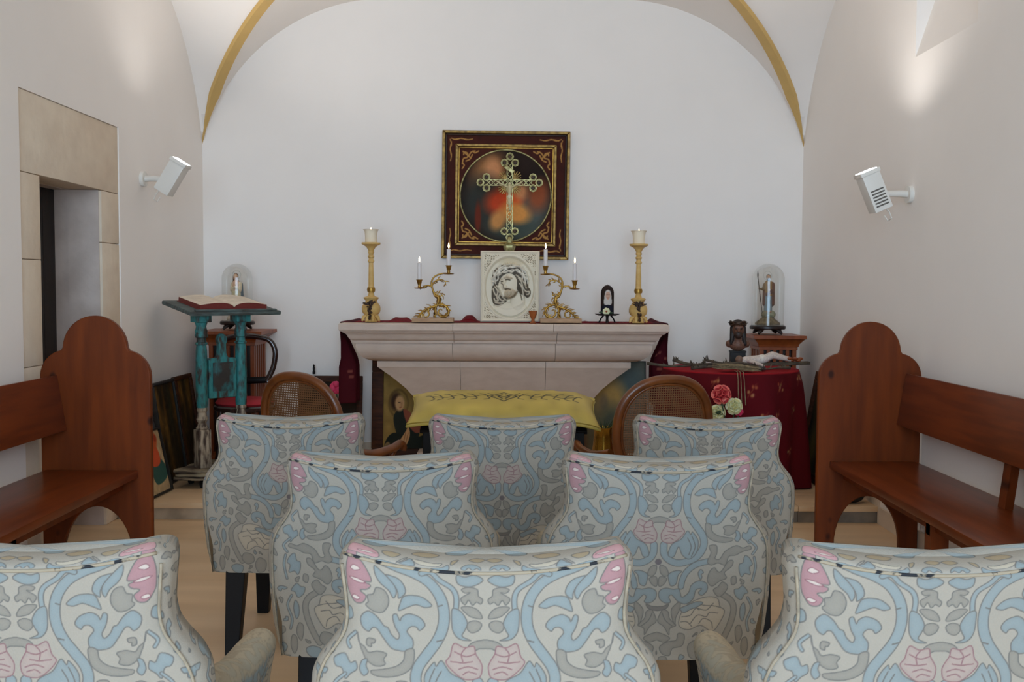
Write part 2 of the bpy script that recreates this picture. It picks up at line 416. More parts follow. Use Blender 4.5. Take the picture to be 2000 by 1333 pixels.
# ------------------------------------------------------------------ small modelled figures: one continuous remeshed body, coloured by the nearest form
def figure(name, prims, voxel, parent, m='figure_paint', smooth_it=2, speck=0.05):
    """prims: ('e', centre, radii, rgb) ellipsoids and ('c', p, q, r1, r2, rgb) tapered capsules"""
    g = G()
    for p in prims:
        if p[0] == 'e': g.ball(p[1], p[2], 14, 10)
        else:
            a, b = Vector(p[1]), Vector(p[2]); k = [a.lerp(b, t) for t in (0, 0.33, 0.66, 1)]
            g.tube(k, [p[3] + (p[4] - p[3]) * t for t in (0, 0.33, 0.66, 1)], 12); g.ball(a, p[3], 12, 8); g.ball(b, p[4], 12, 8)
    me = bpy.data.meshes.new(name); me.from_pydata(g.v, [], g.f)
    bm = bmesh.new(); bm.from_mesh(me); bmesh.ops.recalc_face_normals(bm, faces=bm.faces[:]); bm.to_mesh(me); bm.free()
    o = bpy.data.objects.new(name, me); col.objects.link(o)
    r = o.modifiers.new('r', 'REMESH'); r.mode = 'VOXEL'; r.voxel_size = voxel
    if smooth_it:
        sm = o.modifiers.new('s', 'SMOOTH'); sm.iterations = smooth_it; sm.factor = 0.5
    ev = o.evaluated_get(bpy.context.evaluated_depsgraph_get()); new = bpy.data.meshes.new_from_object(ev)
    bpy.data.objects.remove(o); bpy.data.meshes.remove(me); new.name = name; new.materials.clear()
    n = len(new.vertices); V = np.empty(n * 3, np.float32); new.vertices.foreach_get('co', V); V = V.reshape(-1, 3)
    best = np.full(n, 1e9); C = np.zeros((n, 3))
    for p in prims:
        if p[0] == 'e':
            c = np.array(p[1]); r_ = np.array(p[2] if hasattr(p[2], '__len__') else (p[2],) * 3)
            d = (np.linalg.norm((V - c) / r_, axis=1) - 1) * r_.min(); rgb = p[3]
        else:
            a = np.array(p[1]); b = np.array(p[2]); ab = b - a; t = np.clip(((V - a) @ ab) / (ab @ ab + 1e-12), 0, 1)
            d = np.linalg.norm(V - a - t[:, None] * ab, axis=1) - (p[3] + (p[4] - p[3]) * t); rgb = p[5]
        k = d < best; best[k] = d[k]; C[k] = rgb
    C *= 1 + speck * rng.normal(0, 1, (n, 1))
    set_colors(new, C)
    return link(name, new, m, parent, smooth=180)
# ================================================================== the room
XL, XR, YB, YF, YS, ZP = -2.32, 2.17, 7.50, -2.60, 5.80, 0.10      # side walls, back wall, front wall, step, platform height
def struct(o): o['kind'] = 'structure'; return o

g = G(); g.box(XL - 0.3, XR + 0.3, YF - 0.3, YS + 0.05, -0.1, 0.0)
struct(g.build('floor', 'floor_stone', smooth=0))
# altar platform: riser tiles, nosing slabs and the paving behind them
plat = struct(empty('floor_platform', (0, 0, 0)))
g = G(); g.box(XL, XR, YS + 0.035, YB + 0.02, 0.0, ZP - 0.004); g.build('platform_core', 'floor_stone', plat, smooth=0)
xs = [XL, -1.62, -0.9, -0.15, 0.62, 1.33 + 0.36, XR]
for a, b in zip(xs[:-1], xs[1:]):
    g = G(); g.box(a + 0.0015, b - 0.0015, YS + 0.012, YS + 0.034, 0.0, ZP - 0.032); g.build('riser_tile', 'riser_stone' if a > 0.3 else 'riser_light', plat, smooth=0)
for a, b in zip(xs[:-1], xs[1:]):
    g = G(); g.box(a + 0.001, b - 0.001, YS - 0.006, YS + 0.34, ZP - 0.032, ZP, 0.004); g.build('nosing_slab', 'floor_stone', plat)
yy = [YS + 0.34, YS + 0.92, YB]
for y0, y1 in zip(yy[:-1], yy[1:]):
    for a, b in zip(xs[:-1], xs[1:]):
        g = G(); g.box(a + 0.001, b - 0.001, y0 + 0.001, y1 - 0.001, ZP - 0.02, ZP); g.build('paving_slab', 'floor_stone', plat, smooth=0)

# walls
DY0, DY1, DZ = 4.93, 5.66, 1.915                     # doorway in the left wall
SY0, SY1, SZ = 4.72, 5.91, 2.305                     # its stone surround
WY0, WY1, WZ0, WZ1 = 4.73, 5.45, 2.63, 3.30          # window in the right wall
g = G()
g.box(XL - 0.5, XL, YF, SY0, 0, 3.7); g.box(XL - 0.5, XL, SY1, YB + 0.4, 0, 3.7); g.box(XL - 0.5, XL, SY0, SY1, SZ, 3.7)
struct(g.build('wall_left', 'plaster', smooth=0))
g = G()
g.box(XR, XR + 0.5, YF, WY0, 0, 3.7); g.box(XR, XR + 0.5, WY1, YB + 0.4, 0, 3.7)
g.box(XR, XR + 0.5, WY0, WY1, 0, WZ0); g.box(XR, XR + 0.5, WY0, WY1, WZ1, 3.7)
struct(g.build('wall_right', 'plaster', smooth=0))
g = G(); g.box(XL - 0.5, XR + 0.5, YB, YB + 0.4, 0, 3.7); struct(g.build('wall_back', 'plaster', smooth=0))
g = G()                                               # entrance wall behind the camera, open doorway in it
g.box(XL - 0.5, -1.7, YF - 0.3, YF, 0, 3.7); g.box(1.6, XR + 0.5, YF - 0.3, YF, 0, 3.7); g.box(-1.7, 1.6, YF - 0.3, YF, 3.3, 3.7)
struct(g.build('wall_front', 'plaster', smooth=0))

# window niche: sloping sill that runs up to a small pane
win = struct(empty('window_1', (XR, (WY0 + WY1) / 2, WZ0)))
g = G(); hw = (WY1 - WY0) / 2
g.prism([(0.0, 0.0), (0.11, 0.34), (0.5, 0.34), (0.5, 0.0)], 'y', -hw, hw)
g.build('window_sill', 'plaster', win, smooth=0)
g = G(); g.box(0.16, 0.20, -hw, -hw + 0.04, 0.34, 0.67); g.box(0.16, 0.20, hw - 0.04, hw, 0.34, 0.67); g.box(0.16, 0.20, -hw, hw, 0.34, 0.38); g.box(0.16, 0.20, -hw, hw, 0.63, 0.67)
g.build('window_frame', 'lamp_white', win, smooth=0)
g = G(); g.box(0.175, 0.181, -hw, hw, 0.36, 0.65); g.build('pane', 'glass', win, smooth=0)

# groin vault: two crossing flattened barrels per bay, ribs along the groins
R0, OU, OZ = 1.441, 1.397, 2.075
def prof(u): return OZ + np.where(u < OU, np.sqrt(np.maximum(R0 ** 2 - (np.minimum(u, OU) - OU) ** 2, 0)), R0)
BAY = 4.5
nx, ny = 121, 221
X, Y = np.meshgrid(np.linspace(XL - 0.02, XR + 0.02, nx), np.linspace(YF - 0.3, YB + 0.02, ny))
dx = np.maximum(np.minimum(X - XL, XR - X), 0)
t = np.mod(YB - Y, BAY); dy = np.where(Y > YB, 0, np.minimum(t, BAY - t))
Z = np.maximum(prof(dx), prof(dy))
me = np_mesh('ceiling', np.stack([X, Y, Z], -1).reshape(-1, 3), grid_quads(nx, ny)[:, ::-1])
struct(link('ceiling', me, 'plaster', None, smooth=25))

def rib(side, nm):
    """gilded rib, wedge-shaped in section, pointed at its foot"""
    us = np.linspace(0.0, 2.2, 64); g = G(); ring = []
    for i, u in enumerate(us):
        x = (XL + u) if side < 0 else (XR - u); y = YB - u; z = float(prof(np.array(u)))
        du = 1e-3; dz = float(prof(np.array(u + du)) - z) / du
        tdir = Vector((1 * (1 if side < 0 else -1), -1, dz)).normalized()
        across = Vector((1, 1 * (1 if side < 0 else -1), 0)).normalized()
        nrm = across.cross(tdir).normalized()
        if nrm.z > 0: nrm = -nrm
        k = min(1.0, i / 4.0) if i else 0.02
        w, h = 0.042 * k, 0.026 * (0.3 + 0.7 * k)
        c = Vector((x, y, z)) - nrm * 0.012
        ring.append([c + across * w, c + across * w * 0.8 + nrm * h, c - across * w * 0.8 + nrm * h, c - across * w])
    g.v = [tuple(p) for r in ring for p in r]
    for i in range(len(ring) - 1):
        for k in range(4):
            k2 = (k + 1) % 4; g.f.append((i * 4 + k, i * 4 + k2, (i + 1) * 4 + k2, (i + 1) * 4 + k))
    g.f.append((0, 1, 2, 3)); b = (len(ring) - 1) * 4; g.f.append((b, b + 3, b + 2, b + 1))
    o = struct(g.build(nm, 'gold_rib', smooth=30)); return o
rib(-1, 'trim_1'); rib(1, 'trim_2')

# skirting
g = G(); g.box(XL, XR, YB - 0.014, YB, ZP, ZP + 0.10); struct(g.build('baseboard_back', 'limestone', smooth=0))
g = G(); g.box(XR - 0.014, XR, YF, YS, 0.0, 0.10); g.box(XR - 0.014, XR, YS - 0.006, YB - 0.014, ZP, ZP + 0.10); struct(g.build('baseboard_right', 'limestone', smooth=0))
g = G(); g.box(XL, XL + 0.014, YF, SY0, 0.0, 0.10); g.box(XL, XL + 0.014, SY1, YB - 0.014, ZP, ZP + 0.10); struct(g.build('baseboard_left', 'limestone', smooth=0))

# doorway: lintel and jamb stones, plastered reveal, dark door at the back
dr = struct(empty('door_1', (XL, (DY0 + DY1) / 2, 0)))
dr['label'] = 'deep doorway with pale limestone surround and dark wooden door in left wall'
c0 = -(DY0 + DY1) / 2
def stone(y0, y1, z0, z1, nm='jamb_stone'):
    g = G(); g.box(-0.20, -0.006, y0 + c0 + 0.0015, y1 + c0 - 0.0015, z0 + 0.0015, z1 - 0.0015, 0.004); return g.build(nm, 'limestone', dr)
stone(SY0, SY1, DZ, SZ, 'lintel_stone')
for a, b in ((0.0, 0.42), (0.42, 0.98), (0.98, 1.50), (1.50, DZ)): stone(SY0, DY0, a, b)
for a, b in ((0.0, 0.55), (0.55, 1.05), (1.05, 1.62), (1.62, DZ)): stone(DY1, SY1, a, b)
g = G()
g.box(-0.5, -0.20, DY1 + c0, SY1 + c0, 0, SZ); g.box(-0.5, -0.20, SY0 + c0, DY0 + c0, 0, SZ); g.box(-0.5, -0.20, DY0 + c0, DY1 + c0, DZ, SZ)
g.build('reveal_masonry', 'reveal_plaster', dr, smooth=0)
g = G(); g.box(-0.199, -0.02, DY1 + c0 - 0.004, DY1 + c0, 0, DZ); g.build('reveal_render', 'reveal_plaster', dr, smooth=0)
nb = 5; wb_ = (DY1 - DY0) / nb
for k in range(nb):
    g = G(); g.box(-0.31, -0.27, DY0 + c0 + k * wb_ + 0.002, DY0 + c0 + (k + 1) * wb_ - 0.002, 0.01, DZ, 0.004); g.build('door_plank', 'door_wood', dr)
g = G(); g.box(-0.335, -0.31, DY0 + c0, DY1 + c0, 0.0, DZ); g.build('door_backing', 'door_wood', dr, smooth=0)

# ================================================================== wall lamps (their light belongs to them)
def wall_lamp(side, yb, zb, head_c, axis, label, power):
    xw = XL if side < 0 else XR
    o = empty('wall_lamp', (xw, yb, zb), 0, label, 'lamp', 'adjustable wall spotlights')
    s = -side                                    # towards the room
    g = G(); n = 20
    v = []; 
    g.tube([(s * 0.0, 0, 0), (s * 0.022, 0, 0)], 0.048, 20); g.build('wall_plate', 'lamp_white', o)
    hc = Vector(head_c) - Vector((xw, yb, zb)); ax = Vector(axis).normalized()
    g = G(); g.tube([(s * 0.015, 0, 0.0), (s * 0.06, 0, 0.004), tuple(hc - ax * 0.02 - Vector((s * 0.03, 0, 0)))], [0.020, 0.019, 0.016], 12)
    g.ball(hc - ax * 0.02 - Vector((s * 0.035, 0, 0)), 0.022); g.build('arm', 'lamp_white', o)
    side_v = ax.cross(Vector((0, 1, 0))).normalized(); yv = side_v.cross(ax).normalized()
    R = Matrix((side_v, yv, ax)).transposed().to_4x4(); R.translation = hc
    g = G(); g.xf = R; g.box(-0.050, 0.050, -0.052, 0.052, -0.115, 0.095, 0.006); hd = g.build('head', 'lamp_white', o)
    g = G(); g.xf = R; g.box(-0.055, 0.055, -0.057, 0.057, 0.088, 0.110, 0.003); g.build('bezel', 'lamp_white', o)
    g = G(); g.xf = R; g.box(-0.044, 0.044, -0.046, 0.046, 0.107, 0.1125); g.build('lens', 'lamp_lens', o, smooth=0)
    for k in range(6 if side > 0 else 0):                           # cooling slots
        g = G(); g.xf = R; g.box(-0.036, 0.036, -0.0532, -0.0512, -0.09 + k * 0.017, -0.082 + k * 0.017); g.build('vent_slot', 'lamp_dark', hd, smooth=0)
    g = G(); q = hc - ax * 0.115 - Vector((s * 0.02, 0, 0))
    g.tube([q + Vector((s * 0.01, -0.01, 0.02)), q + Vector((-s * 0.02, -0.01, -0.01)), q + Vector((-s * 0.035, -0.01, -0.045)), q + Vector((-s * 0.015, -0.01, -0.06)), q + Vector((s * 0.005, -0.01, -0.03))], 0.0035, 6)
    g.build('cable_loop', 'lamp_white', o)
    l = bpy.data.lights.new('lamp_beam', 'SPOT'); l.spot_size = math.radians(142); l.spot_blend = 1.0; l.shadow_soft_size = 0.05; l.energy = power; l.color = (1.0, 0.965, 0.925)
    lo = bpy.data.objects.new('lamp_beam', l); col.objects.link(lo); lo.parent = o
    lo.location = hc + ax * 0.120; lo.rotation_euler = ax.to_track_quat('-Z', 'Y').to_euler()
    return o
pl = at(281, 350, 6.27); hl = at(337, 345, 6.22)
wall_lamp(-1, 6.27, pl.z, hl, (0.50, -0.03, 0.80), 'white wall spotlight pointing upwards beside the stone doorway', 44)
pr = at(1773, 380, 5.46); hr = at(1706, 372, 5.40)
wall_lamp(1, 5.46, pr.z, hr, (-0.38, -0.04, 0.88), 'white wall spotlight with vent slots on the right wall', 44)
# ================================================================== benches
def arc(cx, cz, r, a0, a1, n):
    return [(cx + r * math.cos(math.radians(a0 + (a1 - a0) * k / n)), cz + r * math.sin(math.radians(a0 + (a1 - a0) * k / n))) for k in range(n + 1)]
def bench(x_wall_side, side, y_far, length, kz_, label):
    """side -1: against the left wall. origin: floor under the far end panel; local x points to the wall"""
    o = empty('bench', (x_wall_side, y_far, 0), 0, label, 'bench', 'wooden benches along the side walls')
    s = side; W = 0.27
    out = [(W, 0), (W, 0.90)] + arc(0.145, 0.905, 0.125, 2, 80, 8) + arc(0, 1.035, 0.158, 3, 177, 20) + arc(-0.145, 0.905, 0.125, 100, 178, 8)
    out += [(-W, 0.90), (-W, 0), (-0.172, 0)] + arc(0, 0.02, 0.172, 180, 0, 20)[1:-1] + [(0.172, 0)]
    out = [(x, z if not (abs(x) < 0.172 and 0.0 < z < 0.25) else 0.02 + (z - 0.02) * 1.52) for x, z in out]
    for yy in (0.0, -length):
        g = G(); g.prism([(x * 1.0, z * kz_) for x, z in out], 'y', yy - 0.016, yy + 0.016)
        g.build('end_panel', 'bench_wood', o, smooth=40, bevel=0.006)
    g = G(); x0, x1 = sorted((s * -0.205, s * 0.25)); g.box(x0, x1, -length + 0.02, -0.018, 0.435, 0.472, 0.006); g.build('seat', 'bench_plank', o)
    # backrest plank leaning towards the wall
    g = G(); a = math.radians(9) * s
    g.xf = Matrix.Translation((s * 0.178, 0, 0.80)) @ Matrix.Rotation(a, 4, 'Y')
    g.box(-0.016, 0.016, -length + 0.02, -0.018, -0.137, 0.137, 0.005); g.build('backrest', 'bench_plank', o)
    for yy in (-length * 0.48,):
        g = G(); g.obox((s * 0.16, yy, 0.40), (s * 0.225, yy, 0.92), 0.06, 0.035, up=(1, 0, 0)); g.build('back_post', 'bench_wood', o, smooth=0)
        g = G(); x0, x1 = sorted((s * -0.15, s * -0.075)); g.box(x0, x1, yy - 0.03, yy + 0.03, 0, 0.435); g.build('leg', 'bench_wood', o, smooth=0)
        g = G(); x0, x1 = sorted((s * 0.15, s * 0.22)); g.box(x0, x1, yy - 0.03, yy + 0.03, 0, 0.435); g.build('leg', 'bench_wood', o, smooth=0)
        g = G(); x0, x1 = sorted((s * -0.15, s * 0.2)); g.box(x0, x1, yy - 0.02, yy + 0.02, 0.36, 0.42); g.build('cross_rail', 'bench_wood', o, smooth=0)
    g = G(); x0, x1 = sorted((s * -0.13, s * -0.10)); g.box(x0, x1, -length + 0.02, -0.018, 0.375, 0.435); g.build('apron', 'bench_wood', o, smooth=0)
    return o
bench(1.881, 1, 5.22, 2.36, 1.012, 'long dark wooden bench with scalloped end panel along the right wall')
bench(-2.035, -1, 4.86, 2.36, 1.03, 'long dark wooden bench with scalloped end panel below the stone doorway')

# ================================================================== upholstered armchairs
# printed linen: one half of a mirrored scroll-and-leaf design, in metres right of the centre line / below the top seam
A = lambda pts: [((x - 1037) / 3171.0, (y - 275) / 3171.0) for x, y in pts]
B = lambda pts: [((x - 77) / 2099.0, (y - 125) / 2099.0) for x, y in pts]
V0 = 0.10
LINEN, LINE = (157, 150, 138), (108, 105, 101)
BLUE, GREY, PINK, ROSE, TAN = (134, 143, 143), (140, 135, 125), (160, 124, 126), (163, 147, 138), (158, 142, 116)
cv = Canvas(0.33, 0.72, 1250, LINEN); cv.noise(0.012, 40)
def off(p): return [(x, y + V0) for x, y in p]
LW = 0.0021
def P_(pts, c, line=LINE, lw=LW): cv.poly(off(pts), c, line, lw, shade=tuple(k * 0.93 for k in c))
def S_(pts, w, c): cv.stroke(off(pts), w, c, LINE, LW, shade=tuple(k * 0.93 for k in c))
# stems
S_(B([(455, 112), (400, 128), (345, 141), (290, 168), (255, 208), (235, 255), (228, 315), (235, 372), (257, 425), (292, 475), (325, 525), (335, 575), (320, 622), (285, 660), (230, 683), (180, 688), (135, 668), (108, 632), (105, 582)]), 0.019, BLUE)
S_(A([(1390, 300), (1340, 285), (1290, 330), (1220, 378), (1197, 440), (1200, 540), (1185, 620)]), 0.009, BLUE)
P_(A([(1218, 510), (1170, 530), (1137, 600), (1150, 650), (1165, 690), (1118, 716), (1180, 708), (1216, 660), (1224, 580)]), BLUE)
S_(B([(358, 680), (290, 700), (240, 742), (217, 790), (210, 828)]), 0.016, BLUE)
S_(B([(455, 880), (500, 912), (520, 962), (507, 1040), (470, 1130), (440, 1180)]), 0.016, GREY)
for x0, y0, x1, y1 in ((1578, 250, 1602, 290), (1275, 490, 1300, 500), (1272, 715, 1305, 725)):
    cv.stroke(off(A([(x0, y0), (x1, y1)])), 0.003, LINE, smooth=False)
# upper leaves
P_(A([(1600, 342), (1530, 345), (1490, 380), (1480, 430), (1517, 468), (1522, 430), (1545, 390)]), BLUE)
P_(A([(1650, 300), (1610, 325), (1570, 360), (1537, 400), (1530, 440), (1547, 470), (1572, 430), (1622, 390), (1648, 345)]), BLUE)
P_(A([(1333, 495), (1380, 450), (1440, 440), (1490, 455), (1510, 500), (1518, 543), (1470, 520), (1420, 498), (1370, 512)]), BLUE)
P_(A([(1600, 430), (1642, 424), (1660, 462), (1692, 475), (1688, 510), (1702, 530), (1660, 560), (1610, 562), (1578, 520), (1575, 470)]), GREY)
P_(A([(1402, 660), (1372, 625), (1400, 578), (1460, 558), (1500, 580), (1512, 604), (1530, 566), (1552, 580), (1540, 640), (1516, 690), (1528, 718), (1560, 690), (1580, 650), (1602, 640), (1640, 590), (1690, 563), (1732, 600), (1725, 650), (1690, 678), (1665, 655), (1640, 662), (1600, 722), (1560, 772), (1500, 787), (1448, 775), (1440, 720), (1472, 670), (1450, 638), (1420, 640)]), BLUE)
P_(A([(1805, 268), (1740, 280), (1700, 322), (1668, 392), (1722, 402), (1675, 415), (1690, 440), (1732, 455), (1700, 480), (1718, 517), (1760, 527), (1792, 500), (1818, 450), (1822, 350)]), PINK)
P_(A([(1832, 188), (1764, 198), (1758, 250), (1795, 262), (1840, 250)]), PINK)
for q in ([(1730, 335), (1770, 322), (1790, 345), (1760, 352)], [(1700, 408), (1750, 392), (1800, 398), (1750, 412)], [(1735, 495), (1770, 485), (1785, 500), (1755, 510)]):
    P_(A(q), (196, 182, 172), (130, 92, 98), 0.0015)
P_(A([(1050, 315), (1095, 287), (1150, 300), (1195, 292), (1188, 345), (1130, 362), (1080, 345)]), BLUE)
P_(A([(1052, 445), (1075, 420), (1082, 378), (1130, 364), (1168, 380), (1150, 402), (1122, 400), (1172, 440), (1150, 482), (1130, 450), (1108, 484), (1085, 462), (1062, 475)]), GREY)
P_(A([(1170, 500), (1120, 494), (1075, 520), (1055, 572), (1110, 565), (1142, 542)]), GREY)
P_(A([(1058, 610), (1090, 588), (1130, 600), (1138, 640), (1112, 667), (1072, 650)]), GREY)
P_(A([(1030, 714), (1070, 716), (1110, 730), (1133, 757), (1108, 782), (1072, 766), (1030, 760)]), GREY)
P_(A([(1752, 688), (1745, 740), (1712, 770), (1690, 800), (1640, 792), (1590, 806), (1606, 838), (1600, 870), (1650, 880), (1700, 850), (1722, 805), (1738, 760)]), GREY)
# rose beside the centre line
P_(B([(95, 500), (112, 470), (120, 440), (155, 445), (192, 430), (207, 478), (222, 505), (190, 545), (150, 570), (100, 562), (88, 525)]), ROSE, (132, 100, 102))
for q in ([(105, 530), (140, 520), (175, 530)], [(115, 470), (150, 480), (190, 462)], [(125, 500), (160, 505), (205, 500)], [(110, 548), (140, 540), (160, 552)], [(150, 448), (165, 470), (160, 500)]):
    cv.stroke(off(B(q)), 0.0022, (132, 100, 102))
# middle
P_(B([(340, 458), (372, 462), (380, 500), (410, 525), (460, 538), (502, 545), (490, 562), (440, 568), (385, 555), (348, 522)]), GREY)
P_(B([(132, 642), (150, 580), (205, 545), (238, 498), (258, 520), (268, 505), (302, 560), (292, 630), (252, 665), (212, 640), (190, 592), (165, 650)]), BLUE)
cv.stroke(off(B([(240, 540), (262, 590), (250, 640)])), 0.0024, LINE); cv.stroke(off(B([(265, 530), (285, 590), (265, 650)])), 0.0024, LINE)
cv.blob(0, (682 - 125) / 2099 + V0, 0.009, 0.009, (108, 100, 100), 0.1)
P_(B([(88, 703), (122, 715), (137, 757), (112, 767), (90, 745)]), GREY); P_(B([(90, 770), (127, 780), (112, 815), (85, 828), (80, 795)]), GREY)
P_(B([(138, 755), (175, 735), (212, 738), (192, 762), (182, 812), (152, 825), (138, 790)]), BLUE)
P_(B([(88, 900), (86, 858), (120, 838), (165, 845), (200, 845), (215, 890), (240, 880), (258, 858), (270, 820), (312, 795), (357, 810), (362, 852), (332, 882), (312, 865), (330, 842), (297, 850), (282, 902), (240, 933), (195, 918), (160, 880), (142, 890), (152, 922), (120, 927)]), BLUE)
P_(B([(70, 952), (110, 946), (142, 933), (126, 962), (70, 974)]), (124, 118, 112))
P_(B([(110, 968), (90, 1000), (82, 1040), (118, 1070), (147, 1118), (152, 1080), (187, 1060), (150, 1022), (140, 980)]), GREY)
P_(B([(160, 962), (203, 920), (208, 960), (186, 1012), (180, 1055), (162, 1012)]), GREY)
cv.stroke(off(B([(105, 985), (125, 1030), (165, 1065)])), 0.0024, LINE)
P_(B([(205, 1062), (215, 990), (260, 930), (350, 893), (422, 900), (440, 950), (467, 975), (450, 1030), (400, 1097), (330, 1062), (260, 1087)]), (172, 160, 142))
for q in ([(220, 1010), (270, 1000), (300, 960), (360, 970), (400, 930)], [(270, 1050), (310, 1000), (360, 1010), (380, 985), (430, 990)], [(300, 920), (340, 940), (400, 945), (440, 955)], [(320, 1050), (345, 1020), (390, 1040), (400, 1080)], [(240, 950), (280, 945), (320, 970)], [(215, 1040), (250, 1040), (280, 1070)]):
    cv.stroke(off(B(q)), 0.0024, LINE)
P_(B([(210, 960), (250, 940), (300, 920), (340, 925), (310, 950), (270, 965), (230, 985)]), BLUE)
P_(B([(20, 1108), (80, 1103), (152, 1135), (122, 1162), (80, 1150), (50, 1140)]), GREY)
P_(B([(95, 1190), (140, 1160), (190, 1150), (200, 1110), (237, 1120), (226, 1182), (170, 1200), (152, 1242), (110, 1232)]), GREY)
P_(B([(90, 1255), (130, 1250), (140, 1290), (100, 1300)]), GREY); P_(B([(20, 1200), (60, 1190), (80, 1230), (50, 1260), (20, 1240)]), GREY)
# right hand vines
P_(B([(365, 588), (407, 585), (412, 630), (402, 662), (430, 665), (460, 620), (520, 588), (562, 602), (600, 590), (610, 610), (560, 625), (520, 645), (482, 652), (462, 702), (420, 690), (380, 702), (358, 680), (377, 630)]), GREY)
P_(B([(365, 762), (380, 730), (402, 718), (420, 740), (442, 738), (480, 680), (507, 678), (500, 712), (460, 747), (472, 780), (430, 800), (390, 828), (363, 800)]), GREY)
P_(B([(398, 852), (425, 830), (450, 803), (482, 830), (462, 870), (430, 892)]), GREY)
P_(B([(555, 540), (560, 510), (580, 515), (600, 480), (642, 500), (635, 530), (612, 540), (600, 580), (580, 560)]), BLUE)
P_(B([(515, 500), (535, 505), (545, 540), (530, 565), (512, 550), (520, 525)]), BLUE)
P_(B([(545, 700), (565, 690), (575, 650), (600, 660), (622, 700), (605, 720), (612, 762), (580, 755), (560, 775), (545, 740)]), BLUE)
P_(B([(520, 852), (545, 845), (570, 828), (602, 868), (580, 880), (562, 912), (530, 890)]), BLUE)
P_(B([(500, 780), (525, 770), (530, 810), (505, 820)]), GREY); P_(B([(560, 955), (580, 930), (590, 980), (575, 1040), (558, 1010)]), BLUE)
P_(B([(535, 1080), (560, 1065), (575, 1120), (550, 1170), (535, 1130)]), GREY); P_(B([(360, 1130), (420, 1115), (440, 1160), (400, 1200), (350, 1180)]), GREY)
P_(B([(260, 1180), (310, 1150), (340, 1200), (320, 1260), (270, 1250)]), GREY); P_(B([(430, 1220), (480, 1200), (520, 1220), (500, 1260), (450, 1270)]), BLUE)
P_(B([(575, 1150), (600, 1140), (610, 1200), (590, 1250), (570, 1210)]), GREY)
for q in ([(560, 400), (590, 430), (580, 455)], [(600, 560), (640, 600), (620, 640)], [(630, 660), (640, 720), (625, 800)], [(600, 900), (625, 960), (600, 1040), (610, 1100)]):
    S_(B(q), 0.006, BLUE)
# roll above the seam
P_(A([(1842, 192), (1750, 205), (1640, 212), (1632, 150), (1690, 98), (1780, 90), (1845, 110)]), (180, 140, 140))
P_(A([(1645, 160), (1700, 152), (1760, 165), (1700, 175)]), (196, 184, 172), (130, 92, 98), 0.0015)
P_(A([(1435, 235), (1432, 190), (1455, 148), (1485, 190), (1512, 230)]), BLUE); P_(A([(1470, 140), (1500, 170), (1530, 225), (1500, 195)]), LINEN)
P_(A([(1280, 168), (1330, 175), (1440, 148), (1420, 195), (1370, 217), (1300, 210)]), (178, 168, 150))
P_(A([(1245, 180), (1275, 215), (1338, 250), (1262, 262), (1238, 230)]), BLUE); P_(A([(1062, 235), (1070, 190), (1110, 160), (1150, 175), (1172, 215), (1150, 240), (1130, 205), (1108, 235), (1085, 210)]), BLUE)
P_(A([(1512, 115), (1560, 98), (1612, 108), (1600, 150), (1550, 166)]), TAN)
P_(A([(1190, 110), (1225, 130), (1230, 180), (1210, 160)]), TAN); P_(A([(1040, 100), (1090, 80), (1130, 110), (1080, 135)]), TAN)
P_(A([(1300, 60), (1400, 40), (1450, 90), (1350, 110)]), TAN); P_(A([(1600, 0), (1700, -20), (1740, 50), (1640, 60)]), BLUE); P_(A([(1150, -20), (1250, -40), (1260, 40), (1170, 40)]), BLUE)

# small filler leaves wherever the ground is still bare
_bare = np.abs(cv.img - np.asarray(LINEN, float)).max(2) < 14
def _free(x, y, r):
    a = int((x - r) * 1250); b = int((x + r) * 1250) + 1; c_ = int((y - r) * 1250); d_ = int((y + r) * 1250) + 1
    if a < 0 or c_ < 0 or b > cv.W or d_ > cv.H: return False
    return bool(_bare[c_:d_, a:b].all())
for k in range(5200):
    big = k < 2600
    x, y = 0.012 + rng.random() * 0.30, V0 - 0.06 + rng.random() * 0.66; r = 0.0155 if big else 0.0095
    if y < V0 + 0.17 and x < 0.2: continue
    if not _free(x, y, r): continue
    a = rng.random() * 2 * PI; L = r * 0.95
    w = L * (0.45 + 0.3 * rng.random()); bend = L * 0.5 * (rng.random() - 0.5)
    sh = [(-L, 0), (-L * 0.4, w + bend), (L * 0.3, w * 0.8 + bend), (L, bend * 0.5), (L * 0.4, -w * 0.5), (0, -w * 0.2), (-L * 0.4, -w)]
    P_([(x + px_ * math.cos(a) - py_ * math.sin(a), y - V0 + px_ * math.sin(a) + py_ * math.cos(a)) for px_, py_ in sh], BLUE if rng.random() < 0.5 else GREY, LINE, 0.0022)
    c0_, d0_ = int((y - r) * 1250), int((x - r) * 1250); _bare[c0_:int((y + r) * 1250) + 1, d0_:int((x + r) * 1250) + 1] = False

def linen(u, v):
    u = np.abs(u) * 0.97; u = np.where(u > 0.30, 0.60 - u, u); u = np.abs(u)
    v = v + V0; v = np.where(v > 0.66, 1.32 - v, v)
    return cv.sample(np.clip(u, 0, 0.325), np.clip(v, 0, 0.715))

def smoothstep(a, b, x):
    t = np.clip((x - a) / (b - a), 0, 1); return t * t * (3 - 2 * t)

ZB, ZSEAM, ZTOP = 0.32, 0.882, 0.902
zk = np.array([0.30, 0.32, 0.40, 0.50, 0.60, 0.655, 0.69, 0.72, 0.745, 0.775, 0.82, 0.88, 0.95])
wk = np.array([0.296, 0.302, 0.320, 0.330, 0.332, 0.328, 0.312, 0.286, 0.268, 0.262, 0.267, 0.276, 0.278])
def half_w(z):
    zz = np.linspace(0.30, 0.95, 400); w = np.interp(zz, zk, wk)
    k = np.ones(15) / 15; w = np.convolve(np.pad(w, 7, mode='edge'), k, 'valid'); return np.interp(z, zz, w)
def y_back(z): return -0.285 - 0.05 * np.clip((z - ZB) / 0.6, 0, 1) ** 1.3

